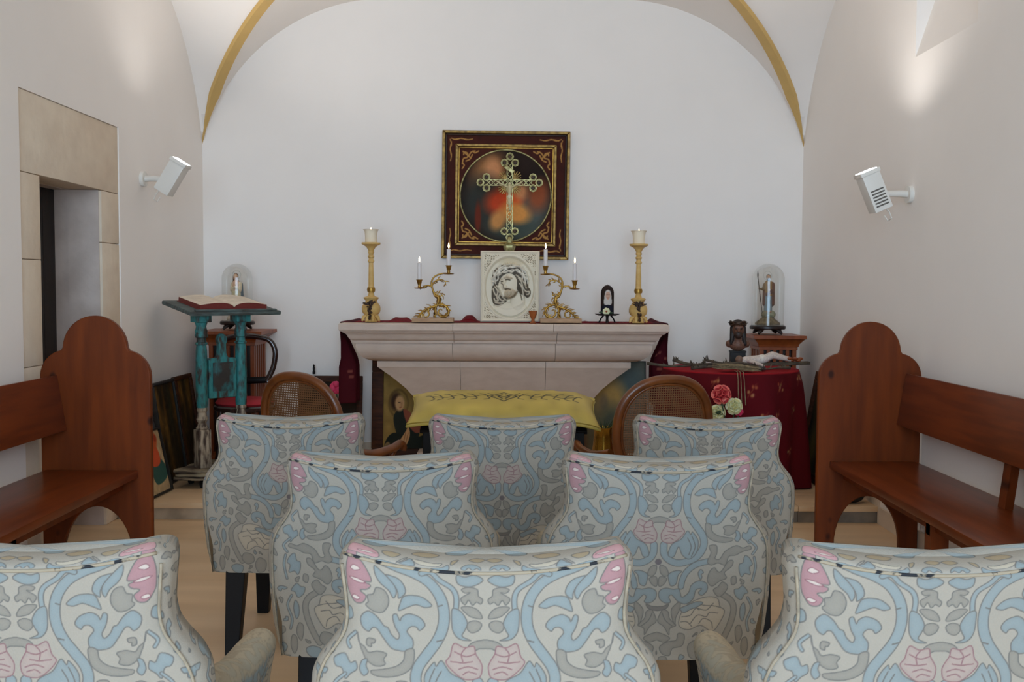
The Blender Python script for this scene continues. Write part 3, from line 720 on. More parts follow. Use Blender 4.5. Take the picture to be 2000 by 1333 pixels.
def chair_back():
    """closed shell: rear face, wrapped edges, rolled top; rings run around, rows run up"""
    T = 0.115
    nr, nf = 620, 40
    # rows: s = length along the rear profile; rows above the seam roll over to the front
    rows = []
    for z in np.linspace(ZB, ZSEAM, 400): rows.append((z, 0.0, 0.0))
    for a in np.linspace(0, 1, 46)[1:]: rows.append((ZSEAM, a, 0.0))
    Vv = []; C = []
    th = np.linspace(-1, 1, nr)
    for z, a, _ in rows:
        w = float(half_w(z)); roll = math.sin(a * PI / 2); drop = 1 - math.cos(a * PI / 2)
        zz = z + (ZTOP - ZSEAM) * roll; inset = 0.5 * T * drop
        # ring in plan: rounded rectangle of half width w, depth T, drawn from the front-left corner round the rear to the front-right
        r = 0.048; W = w - 0.35 * inset * (a > 0); d0 = inset
        straight = 2 * (W - r); side = T - 2 * r; q = PI / 2 * r
        tot = straight + 2 * q + 2 * max(side, 0)
        s = th * tot / 2; sa = np.abs(s); sg = np.sign(s)
        x = np.where(sa < W - r, sa, 0); y = np.zeros(nr)
        k = (sa >= W - r) & (sa < W - r + q); al = (sa - (W - r)) / r
        x = np.where(k, W - r + r * np.sin(al), x); y = np.where(k, r - r * np.cos(al), y)
        k2 = sa >= W - r + q; x = np.where(k2, W, x); y = np.where(k2, r + (sa - (W - r + q)), y)
        x = x * sg
        y = y * (T - 2 * d0) / T + d0
        y = y + 0.020 * (x / 0.30) ** 2 * (1 - 0.5 * a)
        yb = float(y_back(zz))
        dip = 0.037 * ((np.abs(x) / 0.27) ** 2.2 - 0.45) * smoothstep(0.72, 0.90, z)
        # front side closing
        tf = np.linspace(1, -1, nf + 2)[1:-1]
        xf = tf * W; yf = np.full(nf, T - d0) + 0.020 * (xf / 0.30) ** 2; dipf = 0.037 * ((np.abs(xf) / 0.27) ** 2.2 - 0.45) * smoothstep(0.72, 0.90, z)
        X = np.concatenate([x, xf]); Y = np.concatenate([y, yf]) + yb; Z = zz + np.concatenate([dip, dipf])
        # rounded upper corners
        rc = 0.055; ztop_ = ZTOP + 0.012; ax_ = np.abs(X); dx_ = np.clip((ax_ - (w - rc)) / rc, 0, 1); dz_ = np.clip((Z - (ztop_ - rc)) / rc, 0, 1)
        X = np.where(dx_ > 0, np.sign(X) * (w - rc + rc * dx_ * np.sqrt(1 - dz_ ** 2 / 2)), X); Z = np.where(dz_ > 0, ztop_ - rc + rc * dz_ * np.sqrt(1 - dx_ ** 2 / 2), Z)
        Vv.append(np.stack([X, Y, Z], -1))
        v = (ZSEAM - z) * 0.97 if a == 0 else -(a * 0.085)
        u = np.concatenate([s, tf * 0.2])
        c = linen(u, np.full(u.shape, v)); C.append(c)
    V = np.array(Vv); nu = nr + nf; nv = len(rows); C = np.array(C)
    # dark dashes painted along the top seam
    si = 399
    for k in range(nr):
        d = rng.random() if k % 9 == 0 else d
        if d > 0.45 and abs(th[k]) < 0.72:
            C[si - 1:si + 2, k] = C[si - 1:si + 2, k] * 0.45 + np.array([40, 42, 46]) * 0.45
    q = grid_quads(nu, nv, wrap=True)
    top_c = V[-1].mean(0); bot_c = V[0].mean(0)
    VV = np.concatenate([V.reshape(-1, 3), top_c[None], bot_c[None]]); nT = nu * nv
    k = np.arange(nu); k2 = (k + 1) % nu
    cap = np.stack([(nv - 1) * nu + k, (nv - 1) * nu + k2, np.full(nu, nT), np.full(nu, nT)], -1)
    me = bpy.data.meshes.new('backrest')
    faces = np.concatenate([q]); Q = faces
    nvtx = len(VV)
    me.vertices.add(nvtx); me.vertices.foreach_set('co', VV.astype(np.float32).ravel())
    tri = np.concatenate([np.stack([(nv - 1) * nu + k, (nv - 1) * nu + k2, np.full(nu, nT)], -1), np.stack([k2, k, np.full(nu, nT + 1)], -1)])
    idx = np.concatenate([Q.ravel(), tri.ravel()]).astype(np.int32)
    starts = np.concatenate([np.arange(0, Q.size, 4), Q.size + np.arange(0, tri.size, 3)]).astype(np.int32)
    me.loops.add(len(idx)); me.loops.foreach_set('vertex_index', idx)
    me.polygons.add(len(starts)); me.polygons.foreach_set('loop_start', starts)
    me.update(calc_edges=True); me.validate()
    set_colors(me, np.concatenate([C.reshape(-1, 3), np.array([LINEN, LINEN], float)]))
    return me, V, th

def chair_arm(s):
    """side panel: rings in x-z swept forward; top slopes down from the wing and lifts again at the rolled front"""
    ny, nk = 150, 130
    ys = np.linspace(-0.27, 0.275, ny); Vv = []; C = []
    for y in ys:
        t = (y + 0.27) / 0.545
        top = np.interp(t, [0, 0.12, 0.3, 0.55, 0.8, 0.93, 1.0], [0.69, 0.655, 0.605, 0.575, 0.572, 0.570, 0.552])
        xo = np.interp(t, [0, 0.3, 0.7, 1.0], [0.312, 0.324, 0.328, 0.325]); th_ = np.interp(t, [0, 0.2, 0.8, 1.0], [0.05, 0.078, 0.09, 0.085])
        e = 1.0
        if t > 0.88: e = math.sqrt(max(0.0, 1 - ((t - 0.88) / 0.12) ** 2)) * 0.85 + 0.15
        zz0 = ZB; H = top - zz0; r = th_ / 2
        # ring: up the outer side, over the round top, down the inner side
        p = np.linspace(0, 1, nk); L1 = H - r; tot = 2 * L1 + PI * r; q = p * tot
        x = np.where(q < L1, r, 0.0); z = np.where(q < L1, q, 0.0)
        k = (q >= L1) & (q < L1 + PI * r); al = (q - L1) / r
        x = np.where(k, r * np.cos(al), x); z = np.where(k, L1 + r * np.sin(al), z)
        k2 = q >= L1 + PI * r; x = np.where(k2, -r, x); z = np.where(k2, tot - q, z)
        zn = z / H
        flare = 0.012 * smoothstep(0.5, 1.0, zn) * smoothstep(0.3, 1.0, t) - 0.022 * (1 - zn) ** 1.5
        X = s * (xo - r + x * e + flare); Z = zz0 + z * (1 - 0.03 * (1 - e)); Y = np.full(nk, y)
        Vv.append(np.stack([X, Y, Z], -1))
        u = 0.30 + (y + 0.27) * 1.0; v = ZSEAM - Z
        v = np.where(q >= L1, ZSEAM - top + (q - L1) * 1.0 + 0.02, v)
        cl = linen(np.full(nk, u), v); k3 = np.clip((q - L1) / (0.3 * r) + 0.3, 0, 1)[:, None] * 0.65; C.append(cl * (1 - k3) + np.array((170, 154, 126)) * k3)
    V = np.array(Vv); q = grid_quads(nk, ny)
    q = q if s > 0 else q[:, ::-1]
    me = np_mesh('arm', V.reshape(-1, 3), q); set_colors(me, np.array(C).reshape(-1, 3))
    bm = bmesh.new(); bm.from_mesh(me)
    bm.edges.ensure_lookup_table(); bound = [e for e in bm.edges if e.is_boundary]
    bmesh.ops.holes_fill(bm, edges=bound, sides=0); bmesh.ops.recalc_face_normals(bm, faces=bm.faces[:]); bm.to_mesh(me); bm.free()
    return me

def make_armchair():
    o = empty('armchair', (0, 0, 0))
    me, V, th = chair_back()
    link('backrest', me, 'fabric', o, smooth=180)
    for s in (-1, 1): link('arm', chair_arm(s), 'fabric', o, smooth=50)
    g = G(); g.box(-0.262, 0.262, -0.24, 0.275, 0.325, 0.40, 0.02); g.build('seat_base', 'plain_fabric', o)
    g = G(); g.box(-0.235, 0.235, -0.20, 0.275, 0.395, 0.475, 0.03); g.build('seat_cushion', 'plain_fabric', o)
    # piping cord: along the top seam and down both rear edges
    nr = len(th)
    row = V[399, :nr]; m = np.array([0, -0.0015, 0])
    g = G(); g.tube([tuple(p + m) for p in row[int(nr * 0.085):int(nr * 0.915):10]], 0.0032, 6); g.build('seam_cord', 'seam_cord', o, smooth=180)
    for k in (int(nr * 0.088), int(nr * 0.912)):
        c = V[0:392:8, k] + np.array([0.002 * np.sign(k - nr / 2), -0.002, 0]); g = G(); g.tube([tuple(p) for p in c], 0.0032, 6); g.build('piping', 'piping', o, smooth=180)
    for sx in (-1, 1):
        for y0, y1, z1 in ((-0.235, -0.285, 0.34), (0.235, 0.255, 0.335)):
            g = G(); a, b = 0.036, 0.024
            v = [(sx * 0.205 + dx * a, y0 + dy * a, z1) for dx, dy in ((-1, -1), (1, -1), (1, 1), (-1, 1))] + [(sx * 0.215 + dx * b, y1 + dy * b, 0.0) for dx, dy in ((-1, -1), (1, -1), (1, 1), (-1, 1))]
            g.add(v, [(0, 1, 2, 3), (4, 7, 6, 5), (0, 4, 5, 1), (1, 5, 6, 2), (2, 6, 7, 3), (3, 7, 4, 0)]); g.build('leg', 'black_wood', o, smooth=0, bevel=0.003)
    return o

chair0 = make_armchair()
CH = [  # top centre pixel, depth of the rear top edge, turn, label
    (948, 1108, 1.75, 0.0, 'scroll-patterned linen armchair, middle one of the front row nearest the viewer'),
    (18, 1108, 1.75, -1.0, 'scroll-patterned linen armchair at the lower left corner, cut off by the frame'),
    (1850, 1108, 1.75, 1.5, 'scroll-patterned linen armchair at the lower right corner, cut off by the frame'),
    (742, 918, 2.73, 0.5, 'scroll-patterned linen armchair, left one of the pair in the second row'),
    (1291, 920, 2.73, -0.5, 'scroll-patterned linen armchair, right one of the pair in the second row'),
    (561, 824, 3.57, 2.0, 'scroll-patterned linen armchair of the third row, in front of the teal lectern'),
    (981, 828, 3.57, 0.0, 'scroll-patterned linen armchair of the third row, in front of the yellow cushion'),
    (1387, 829, 3.57, -2.0, 'scroll-patterned linen armchair of the third row, in front of the red tablecloth'),
]
for i, (px, py, Y, rz, lab) in enumerate(CH):
    o = chair0 if i == 0 else copy_tree(chair0)
    p = at(px, py, Y); a = math.radians(rz)
    o.location = (p.x + math.sin(a) * 0.33 * -1, Y + 0.332, 0.0); o.rotation_euler = (0, 0, a)
    tag(o, lab, 'armchair', 'patterned armchairs in three rows')

# ================================================================== caned armchairs
def cane_chair(loc, rz, label, mirror=1):
    o = empty('cane_chair', loc, rz, label, 'chair', 'cane-backed armchairs')
    # back faces -Y; oval hoop curved in plan, leaning back
    W, zc, H = 0.275, 0.665, 0.282
    def bp(x, z): return Vector((x, -0.25 - 0.10 * (z - 0.42) + 0.30 * x * x * 1.6, z))
    def hoop(k, n=72, e=2.35):
        out = []
        for i in range(n + 1):
            a = 2 * PI * i / n; c, s_ = math.cos(a), math.sin(a)
            out.append(((W - k) * math.copysign(abs(c) ** (2 / e), c), zc + (H - k) * math.copysign(abs(s_) ** (2 / e), s_)))
        return out
    ring = [bp(x, z) for x, z in hoop(0.022)]
    g = G(); g.tube(ring, 0.023, 12, cap=False); g.build('back_frame', 'cane_wood', o, smooth=180)
    g = G(); g.tube([bp(x, z) + Vector((0, 0.004, 0)) for x, z in hoop(0.048)], 0.009, 8, cap=False); g.build('inner_moulding', 'cane_wood', o, smooth=180)
    g = G(); pitch, sw = 0.0122, 0.0060; n = int(0.5 / pitch)
    inner = np.array(hoop(0.03, 200)); 
    def inside_span_x(z):
        t = abs((z - zc) / (H - 0.03)); return None if t >= 1 else (W - 0.03) * (1 - t ** 2.35) ** (1 / 2.35)
    def inside_span_z(x):
        t = abs(x / (W - 0.03)); return None if t >= 1 else (H - 0.03) * (1 - t ** 2.35) ** (1 / 2.35)
    def strip(pts, wid, horizontal, dy):
        v = []; 
        for p in pts:
            d = Vector((0, 0, wid / 2)) if horizontal else Vector((wid / 2, 0, 0))
            q = p + Vector((0, dy, 0)); v += [q - d, q + d, q + d + Vector((0, 0.0012, 0)), q - d + Vector((0, 0.0012, 0))]
        f = []
        for i in range(len(pts) - 1):
            for k in range(4): f.append((i * 4 + k, i * 4 + (k + 1) % 4, (i + 1) * 4 + (k + 1) % 4, (i + 1) * 4 + k))
        g.add(v, f)
    for i in range(-n // 2, n // 2 + 1):
        z = zc + i * pitch; s_ = inside_span_x(z)
        if s_: strip([bp(t * s_, z) for t in np.linspace(-1, 1, 9)], sw, True, 0.0)
        x = i * pitch; s_ = inside_span_z(x)
        if s_: strip([bp(x, zc + t * s_) for t in (-1, 0, 1)], sw, False, 0.0013)
    cp = g.build('cane_panel', 'cane', o, smooth=0, recalc=False); cp['kind'] = 'stuff'
    # seat
    seat = [(0.26 * math.cos(a) * (1.0 if math.sin(a) > 0 else 0.95), 0.03 + 0.27 * math.sin(a)) for a in np.linspace(0, 2 * PI, 40, endpoint=False)]
    g = G(); g.prism(seat, 'z', 0.36, 0.42); g.build('seat_frame', 'cane_wood', o, smooth=40, bevel=0.008)
    g = G(); g.prism([(x * 0.88, 0.03 + (y - 0.03) * 0.88) for x, y in seat], 'z', 0.415, 0.465); g.build('seat_cushion', 'plain_fabric', o, smooth=40, bevel=0.015)
    for s in (-1, 1):
        g = G(); g.tube([(s * 0.17, -0.23, 0.42), (s * 0.18, -0.25, 0.2), (s * 0.19, -0.29, 0.0)], [0.022, 0.02, 0.015], 10); g.build('leg', 'cane_wood', o, smooth=60)
        g = G(); g.tube([(s * 0.21, 0.23, 0.38), (s * 0.222, 0.25, 0.28), (s * 0.215, 0.25, 0.1), (s * 0.22, 0.262, 0.0)], [0.026, 0.03, 0.017, 0.018], 10); g.build('leg', 'cane_wood', o, smooth=60)
        g = G(); g.tube(spline([(s * 0.25, -0.17, 0.545), (s * 0.285, -0.02, 0.515), (s * 0.30, 0.12, 0.525), (s * 0.292, 0.20, 0.538), (s * 0.285, 0.235, 0.52), (s * 0.28, 0.24, 0.50)], False, 5), 0.019, 10, flat=1.25)
        a = g.build('arm', 'cane_wood', o, smooth=60)
        g = G(); g.tube(spline([(s * 0.288, 0.16, 0.515), (s * 0.285, 0.13, 0.48), (s * 0.26, 0.17, 0.42), (s * 0.24, 0.19, 0.39)], False, 4), 0.015, 8); g.build('arm_support', 'cane_wood', o, smooth=60)
    return o
p = at(590, 760, 5.05); cane_chair((p.x + 0.12, 5.27, 0), math.radians(-30), 'caned oval-back wooden armchair between the teal lectern and the altar')
p = at(1291, 760, 5.0); cane_chair((p.x - 0.06, 5.22, 0), math.radians(17), 'caned oval-back wooden armchair beside the red-clothed round table')

# ================================================================== kneeling stool with the yellow cushion
kz = 0.635
p = at(984, 800, 5.55); KX = p.x
o = empty('prayer_stool', (KX, 5.58, 0), 0, 'black wooden prayer stool under the yellow embroidered cushion', 'stool')
for sx in (-1, 1):
    for sy in (-1, 1):
        g = G(); g.box(sx * 0.415 - 0.028, sx * 0.415 + 0.028, sy * 0.13 - 0.025, sy * 0.13 + 0.025, 0, kz - 0.012 + sy * 0.04); g.build('leg', 'black_wood', o, smooth=0, bevel=0.003)
g = G(); g.xf = Matrix.Translation((0, -0.01, kz)) @ Matrix.Rotation(math.radians(17), 4, 'X'); g.box(-0.46, 0.46, -0.155, 0.165, -0.018, 0.002, 0.004); g.build('top_board', 'black_wood', o)
for sx in (-1, 1):
    g = G(); g.box(sx * 0.415 - 0.012, sx * 0.415 + 0.012, -0.12, 0.12, 0.30, 0.36); g.build('stretcher', 'black_wood', o, smooth=0)
g = G(); g.box(-0.385, 0.385, -0.12, 0.13, 0.48, 0.54, 0.012); g.build('padded_shelf', 'pink_pad', o)

# cushion: pillow with pinched corners and black embroidery
cvp = Canvas(1.06, 0.46, 420, (184, 160, 78)); cvp.noise(0.05, 26)
INK = (44, 40, 22)
def emb(pts, w=0.007): cvp.stroke(pts, w * 0.85, INK)
for s in (-1, 1):
    X_ = lambda x: 0.53 + s * x
    emb([(X_(0.05), 0.23), (X_(0.12), 0.205), (X_(0.18), 0.235), (X_(0.25), 0.205), (X_(0.32), 0.24), (X_(0.40), 0.21)])
    for q in (0.09, 0.16, 0.22, 0.29, 0.35, 0.40):
        emb([(X_(q), 0.22), (X_(q + 0.02), 0.19), (X_(q + 0.045), 0.18)], 0.009); emb([(X_(q), 0.225), (X_(q - 0.01), 0.255), (X_(q + 0.02), 0.27)], 0.008)
    emb([(X_(0.0), 0.16), (X_(0.035), 0.19), (X_(0.07), 0.225), (X_(0.035), 0.26), (X_(0.0), 0.295)], 0.010)
    emb([(X_(0.01), 0.20), (X_(0.03), 0.225), (X_(0.01), 0.255)], 0.012); emb([(X_(0.0), 0.23), (X_(0.06), 0.20), (X_(0.09), 0.17)], 0.008)
nx, ny = 240, 110
U, V = np.meshgrid(np.linspace(-1, 1, nx), np.linspace(-1, 1, ny))
def pillow(sign):
    e = np.clip(1 - np.abs(U) ** 5, 0, 1) ** 0.5 * np.clip(1 - np.abs(V) ** 2.6, 0, 1) ** 0.5
    pinch = 1 - 0.05 * (1 - V ** 2) * np.abs(U) ** 6; pv = 1 - 0.10 * (1 - U ** 2) * np.abs(V) ** 4
    wr = 0.004 * np.sin(U * 26 + 3 * np.sin(V * 4)) * np.abs(V) ** 1.5 * (1 - np.abs(V) ** 6) + 0.004 * np.sin(U * 47 + V * 3) * np.abs(V) ** 3 * (1 - np.abs(V) ** 8)
    droop = -0.035 * np.abs(U) ** 7 * np.where(U > 0, 1.0, 0.45) - 0.02 * np.abs(V) ** 4 * (sign > 0)
    return np.stack([U * 0.53 * pinch, V * 0.20 * pv, sign * (0.062 * e) + wr * e + droop], -1)
top = pillow(1); bot = pillow(-1)
q = grid_quads(nx, ny)
VV = np.concatenate([top.reshape(-1, 3), bot.reshape(-1, 3)]); QQ = np.concatenate([q, q[:, ::-1] + nx * ny])
me = np_mesh('cushion', VV, QQ)
c = cvp.sample((U + 1) / 2 * 1.06, (1 - V) / 2 * 0.46).reshape(-1, 3); set_colors(me, np.concatenate([c, np.tile((180, 156, 74), (nx * ny, 1))]))
o = empty('cushion', (KX, 5.56, kz + 0.072), 0, 'long yellow satin cushion with dark floral embroidery below the altar', 'cushion')
cu = link('cover', me, 'satin', o, smooth=180); cu.rotation_euler = (math.radians(17), 0, 0)
g = G(); e = np.concatenate([top[0, :], top[1:, -1], top[-1, ::-1][1:], top[::-1, 0][1:]]); g.tube([tuple(p) for p in e[::5]], 0.005, 6)
sm = g.build('seam_cord', 'satin', o, smooth=180); sm.rotation_euler = (math.radians(17), 0, 0); set_colors(sm.data, np.tile((170, 150, 62), (len(sm.data.vertices), 1)))
# ================================================================== altar
AX, AY, AZ = -0.055, 6.70, 1.130
DZA = AZ - 1.147
alt = empty('altar', (AX, AY, ZP), 0, 'wide pale stone altar table with moulded cornice and curved pedestal', 'altar')
HX, DEP = 1.115, 0.52
def blocks(nm, prof_, cuts, m='altar_stone', back=DEP):
    """prof_: (z, side inset, front inset) from bottom to top; cuts: x of the joints"""
    xs = [None] + cuts + [None]
    for i in range(len(xs) - 1):
        g = G(); v = []
        for z, si, fi in prof_:
            x0 = -(HX - si) if xs[i] is None else xs[i] + 0.0012; x1 = (HX - si) if xs[i + 1] is None else xs[i + 1] - 0.0012
            z = z + DZA * min(1.0, max(0.0, (z - 0.3) / 0.3)); v += [(x0, fi, z - ZP), (x1, fi, z - ZP), (x1, back, z - ZP), (x0, back, z - ZP)]
        f = [(3, 2, 1, 0)]; n = len(prof_)
        for k in range(n - 1):
            for j in range(4): f.append((k * 4 + j, k * 4 + (j + 1) % 4, (k + 1) * 4 + (j + 1) % 4, (k + 1) * 4 + j))
        f.append(tuple((n - 1) * 4 + j for j in range(4)))
        g.add(v, f); g.build(nm, m, alt, smooth=32)
cyma = [(1.029, 0.083, 0.075), (1.036, 0.070, 0.063), (1.046, 0.060, 0.054), (1.060, 0.053, 0.047), (1.072, 0.046, 0.04), (1.080, 0.034, 0.03), (1.086, 0.022, 0.02), (1.092, 0.020, 0.018)]
blocks('cornice_block', [(1.012, 0.090, 0.08), (1.028, 0.090, 0.08)] + cyma, [-0.34, 0.36])
blocks('top_slab', [(1.092, 0.012, 0.012), (1.098, 0.004, 0.004), (1.104, 0, 0), (1.141, 0, 0), (1.147, 0.006, 0.006)], [-0.345, 0.335])
ov = []
for k in range(13):
    a = PI / 2 * k / 12; ov.append((1.012 - 0.02 - 0.112 * math.sin(a), 0.100 + 0.135 * (1 - math.cos(a)), 0.095 + 0.13 * (1 - math.cos(a))))
ov = [(1.0115, 0.112, 0.1), (1.004, 0.104, 0.097)] + ov
blocks('ovolo_block', ov[::-1], [-0.352, 0.352])
ped = []
for z, si in ((0.10, 0.50), (0.20, 0.50), (0.205, 0.545), (0.30, 0.56), (0.42, 0.555), (0.50, 0.54), (0.56, 0.51), (0.62, 0.475), (0.68, 0.425), (0.73, 0.37), (0.77, 0.325), (0.80, 0.285), (0.825, 0.255), (0.836, 0.238), (0.838, 0.234), (0.8785, 0.234)):
    ped.append((z, si, 0.20 + (si - 0.234) * 0.45))
blocks('pedestal_block', ped, [-0.305, 0.29], back=0.50)

# red runner: lies over the rear of the top, gathered, and hangs down both ends
def runner():
    nu, nv = 360, 60
    L = 1.135; hang = 0.58; tot = 2 * (L + hang)
    V = np.zeros((nv, nu, 3)); C = np.zeros((nv, nu, 3))
    for j in range(nv):
        t = j / (nv - 1)
        for i in range(nu):
            s = (i / (nu - 1) - 0.5) * tot; a = abs(s); sg = 1 if s >= 0 else -1
            y = 0.19 + 0.31 * t
            if a <= L:
                x = sg * a; z = AZ + 0.004 + 0.040 * humpfree(sg * a) * (0.75 + 0.25 * math.sin(s * 19)) * (0.1 + 0.9 * t) * (1 if t > 0.4 else 0.25 + t) * smooth1(0.0, 0.12, L - a)
            else:
                d = a - L; b = smooth1(0.0, 0.05, d)
                z = AZ + 0.004 - d
                fold = math.sin(t * 13 + 1.5 * sg) * 0.022 * min(1, d / 0.25)
                x = sg * (L + 0.006 + 0.008 * b - 0.045 * min(1, max(0, d - 0.06) / 0.2) + 0.055 * math.sin(t * 9.5 + 1.2 + 0.6 * d) * min(1, max(0, d - 0.07) / 0.25)); y = 0.19 + 0.31 * (0.62 + (t - 0.5) * (1 - 0.35 * min(1, d / 0.15) + 0.2 * d))
            V[j, i] = (x, y, z - ZP)
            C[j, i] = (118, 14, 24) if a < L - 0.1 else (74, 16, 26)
    for k in range(26):                              # small embroidered flowers on the hanging ends
        sg = -1 if k % 2 else 1; ii = int(((sg * (L + 0.2 + 0.33 * rng.random())) / tot + 0.5) * nu); jj = int(rng.random() * (nv - 6)) + 2
        ii = min(max(ii, 2), nu - 4); C[jj:jj + 4, ii:ii + 2] = (132, 70, 62)
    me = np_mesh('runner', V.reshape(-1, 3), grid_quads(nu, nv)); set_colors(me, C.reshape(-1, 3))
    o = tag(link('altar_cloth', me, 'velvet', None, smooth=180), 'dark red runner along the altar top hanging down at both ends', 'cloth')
    o.location = (AX, AY, ZP)
    so = o.modifiers.new('thick', 'SOLIDIFY'); so.thickness = 0.003; so.offset = 0
    return o
def smooth1(a, b, x):
    t = min(1, max(0, (x - a) / (b - a))); return t * t * (3 - 2 * t)
def humpfree(x):
    k = 1.0
    for px_, hw_ in ((725, 0.09), (846, 0.17), (996, 0.225), (1095, 0.17), (1186, 0.11), (1246, 0.09)):
        k *= smooth1(hw_, hw_ + 0.05, abs(x - (at(px_, 620, 6.9).x - AX)))
    return k
runner()

# ------------------------------------------------------------------ tall candlesticks with pillar candles
K = 1 / 1456.0
def candlestick(px, lab_s, lab_c):
    p = at(px, 626, 6.87)
    o = empty('candlestick', (p.x, 6.87, AZ + 0.0065), 0, lab_s, 'candlestick', 'tall gilded wooden candlesticks')
    prof_ = [(40, 1150), (62, 1150), (66, 1140), (56, 1118), (48, 1098), (60, 1085), (82, 1065), (92, 1040), (93, 1010), (86, 985), (70, 965), (58, 950), (58, 935), (74, 918), (76, 908), (60, 900), (36, 893), (30, 875), (26, 862), (34, 845), (36, 820), (28, 792), (27, 700), (24, 590), (23, 560), (32, 552), (33, 540), (24, 528), (24, 512), (32, 504), (32, 492), (24, 484), (24, 472), (30, 462), (30, 450), (26, 442), (32, 425), (48, 400), (74, 384), (92, 376), (95, 366), (93, 358), (10, 356)]
    g = G(); g.lathe([(r * K, (1150 - z) * K) for r, z in prof_], 36); g.build('shaft', 'cream_gilt', o, smooth=40)
    for a in (200, 250, 290, 340, 90):               # scrolled feet
        c, s = math.cos(math.radians(a)), math.sin(math.radians(a)); g = G()
        g.tube([(0.03 * c, 0.03 * s, 0.045), (0.052 * c, 0.052 * s, 0.03), (0.06 * c, 0.06 * s, 0.010), (0.066 * c, 0.066 * s, 0.006)], [0.012, 0.014, 0.009, 0.006], 8); g.build('foot', 'cream_gilt', o, smooth=60)
    g = G()                                           # carved leaf spray on the front of the bulb
    for k in range(24):
        t = random.random(); x = (random.random() - 0.5) * 0.048 * (1.1 - t); z = 0.145 - t * 0.125 ; 
        yb = -0.064 + 6 * x * x - 0.018 * math.sin(PI * min(1, max(0, (z - 0.03) / 0.12))) + (0.016 if z > 0.12 else 0)
        g.ball((x, yb, z), (0.005 + random.random() * 0.006, 0.006, 0.005 + random.random() * 0.008), 7, 5)
    for k in range(7):
        a = random.random() * PI; g.tube([(0.0, -0.075, 0.10 + 0.02 * math.sin(k)), (0.028 * math.cos(a), -0.082, 0.12 + 0.022 * math.sin(a)), (0.05 * math.cos(a), -0.074, 0.125 + 0.03 * math.sin(a))], [0.005, 0.006, 0.002], 6)
    g.build('leaf_spray', 'bronze_ornament', o, smooth=60)
    g = G(); g.lathe([(0.0, 0.236), (0.026, 0.236), (0.029, 0.222), (0.026, 0.206), (0.0, 0.206)], 20); g.build('collar', 'gold', o)
    zc = AZ + 0.0065 + (1150 - 356) * K
    c = empty('pillar_candle', (p.x, 6.87, zc), 0, lab_c, 'candle', 'pillar candles')
    def rim(a, z): return 1 + (0.10 * math.sin(a * 2 + px) + 0.05 * math.sin(a * 5)) * max(0, (z - 0.04) / 0.05)
    g = G(); g.lathe([(0.040, 0), (0.0415, 0.004), (0.041, 0.05), (0.043, 0.075), (0.048, 0.086), (0.051, 0.089), (0.046, 0.088), (0.036, 0.078), (0.012, 0.070), (0.0, 0.069)], 36, fold=rim); g.build('wax_body', 'wax', c, smooth=60)
    g = G(); g.tube([(0, 0, 0.068), (0.001, 0, 0.082)], 0.0015, 6); w = g.build('wick', 'wick', c)
    g = G(); g.lathe([(0.0, 0.078), (0.004, 0.084), (0.004, 0.092), (0.0, 0.104)], 10); g.build('flame', 'flame', c)
candlestick(725, 'tall cream-gold turned candlestick at the left end of the altar', 'melted ivory pillar candle on the left tall candlestick')
candlestick(1246, 'tall cream-gold turned candlestick at the right end of the altar', 'melted ivory pillar candle on the right tall candlestick')

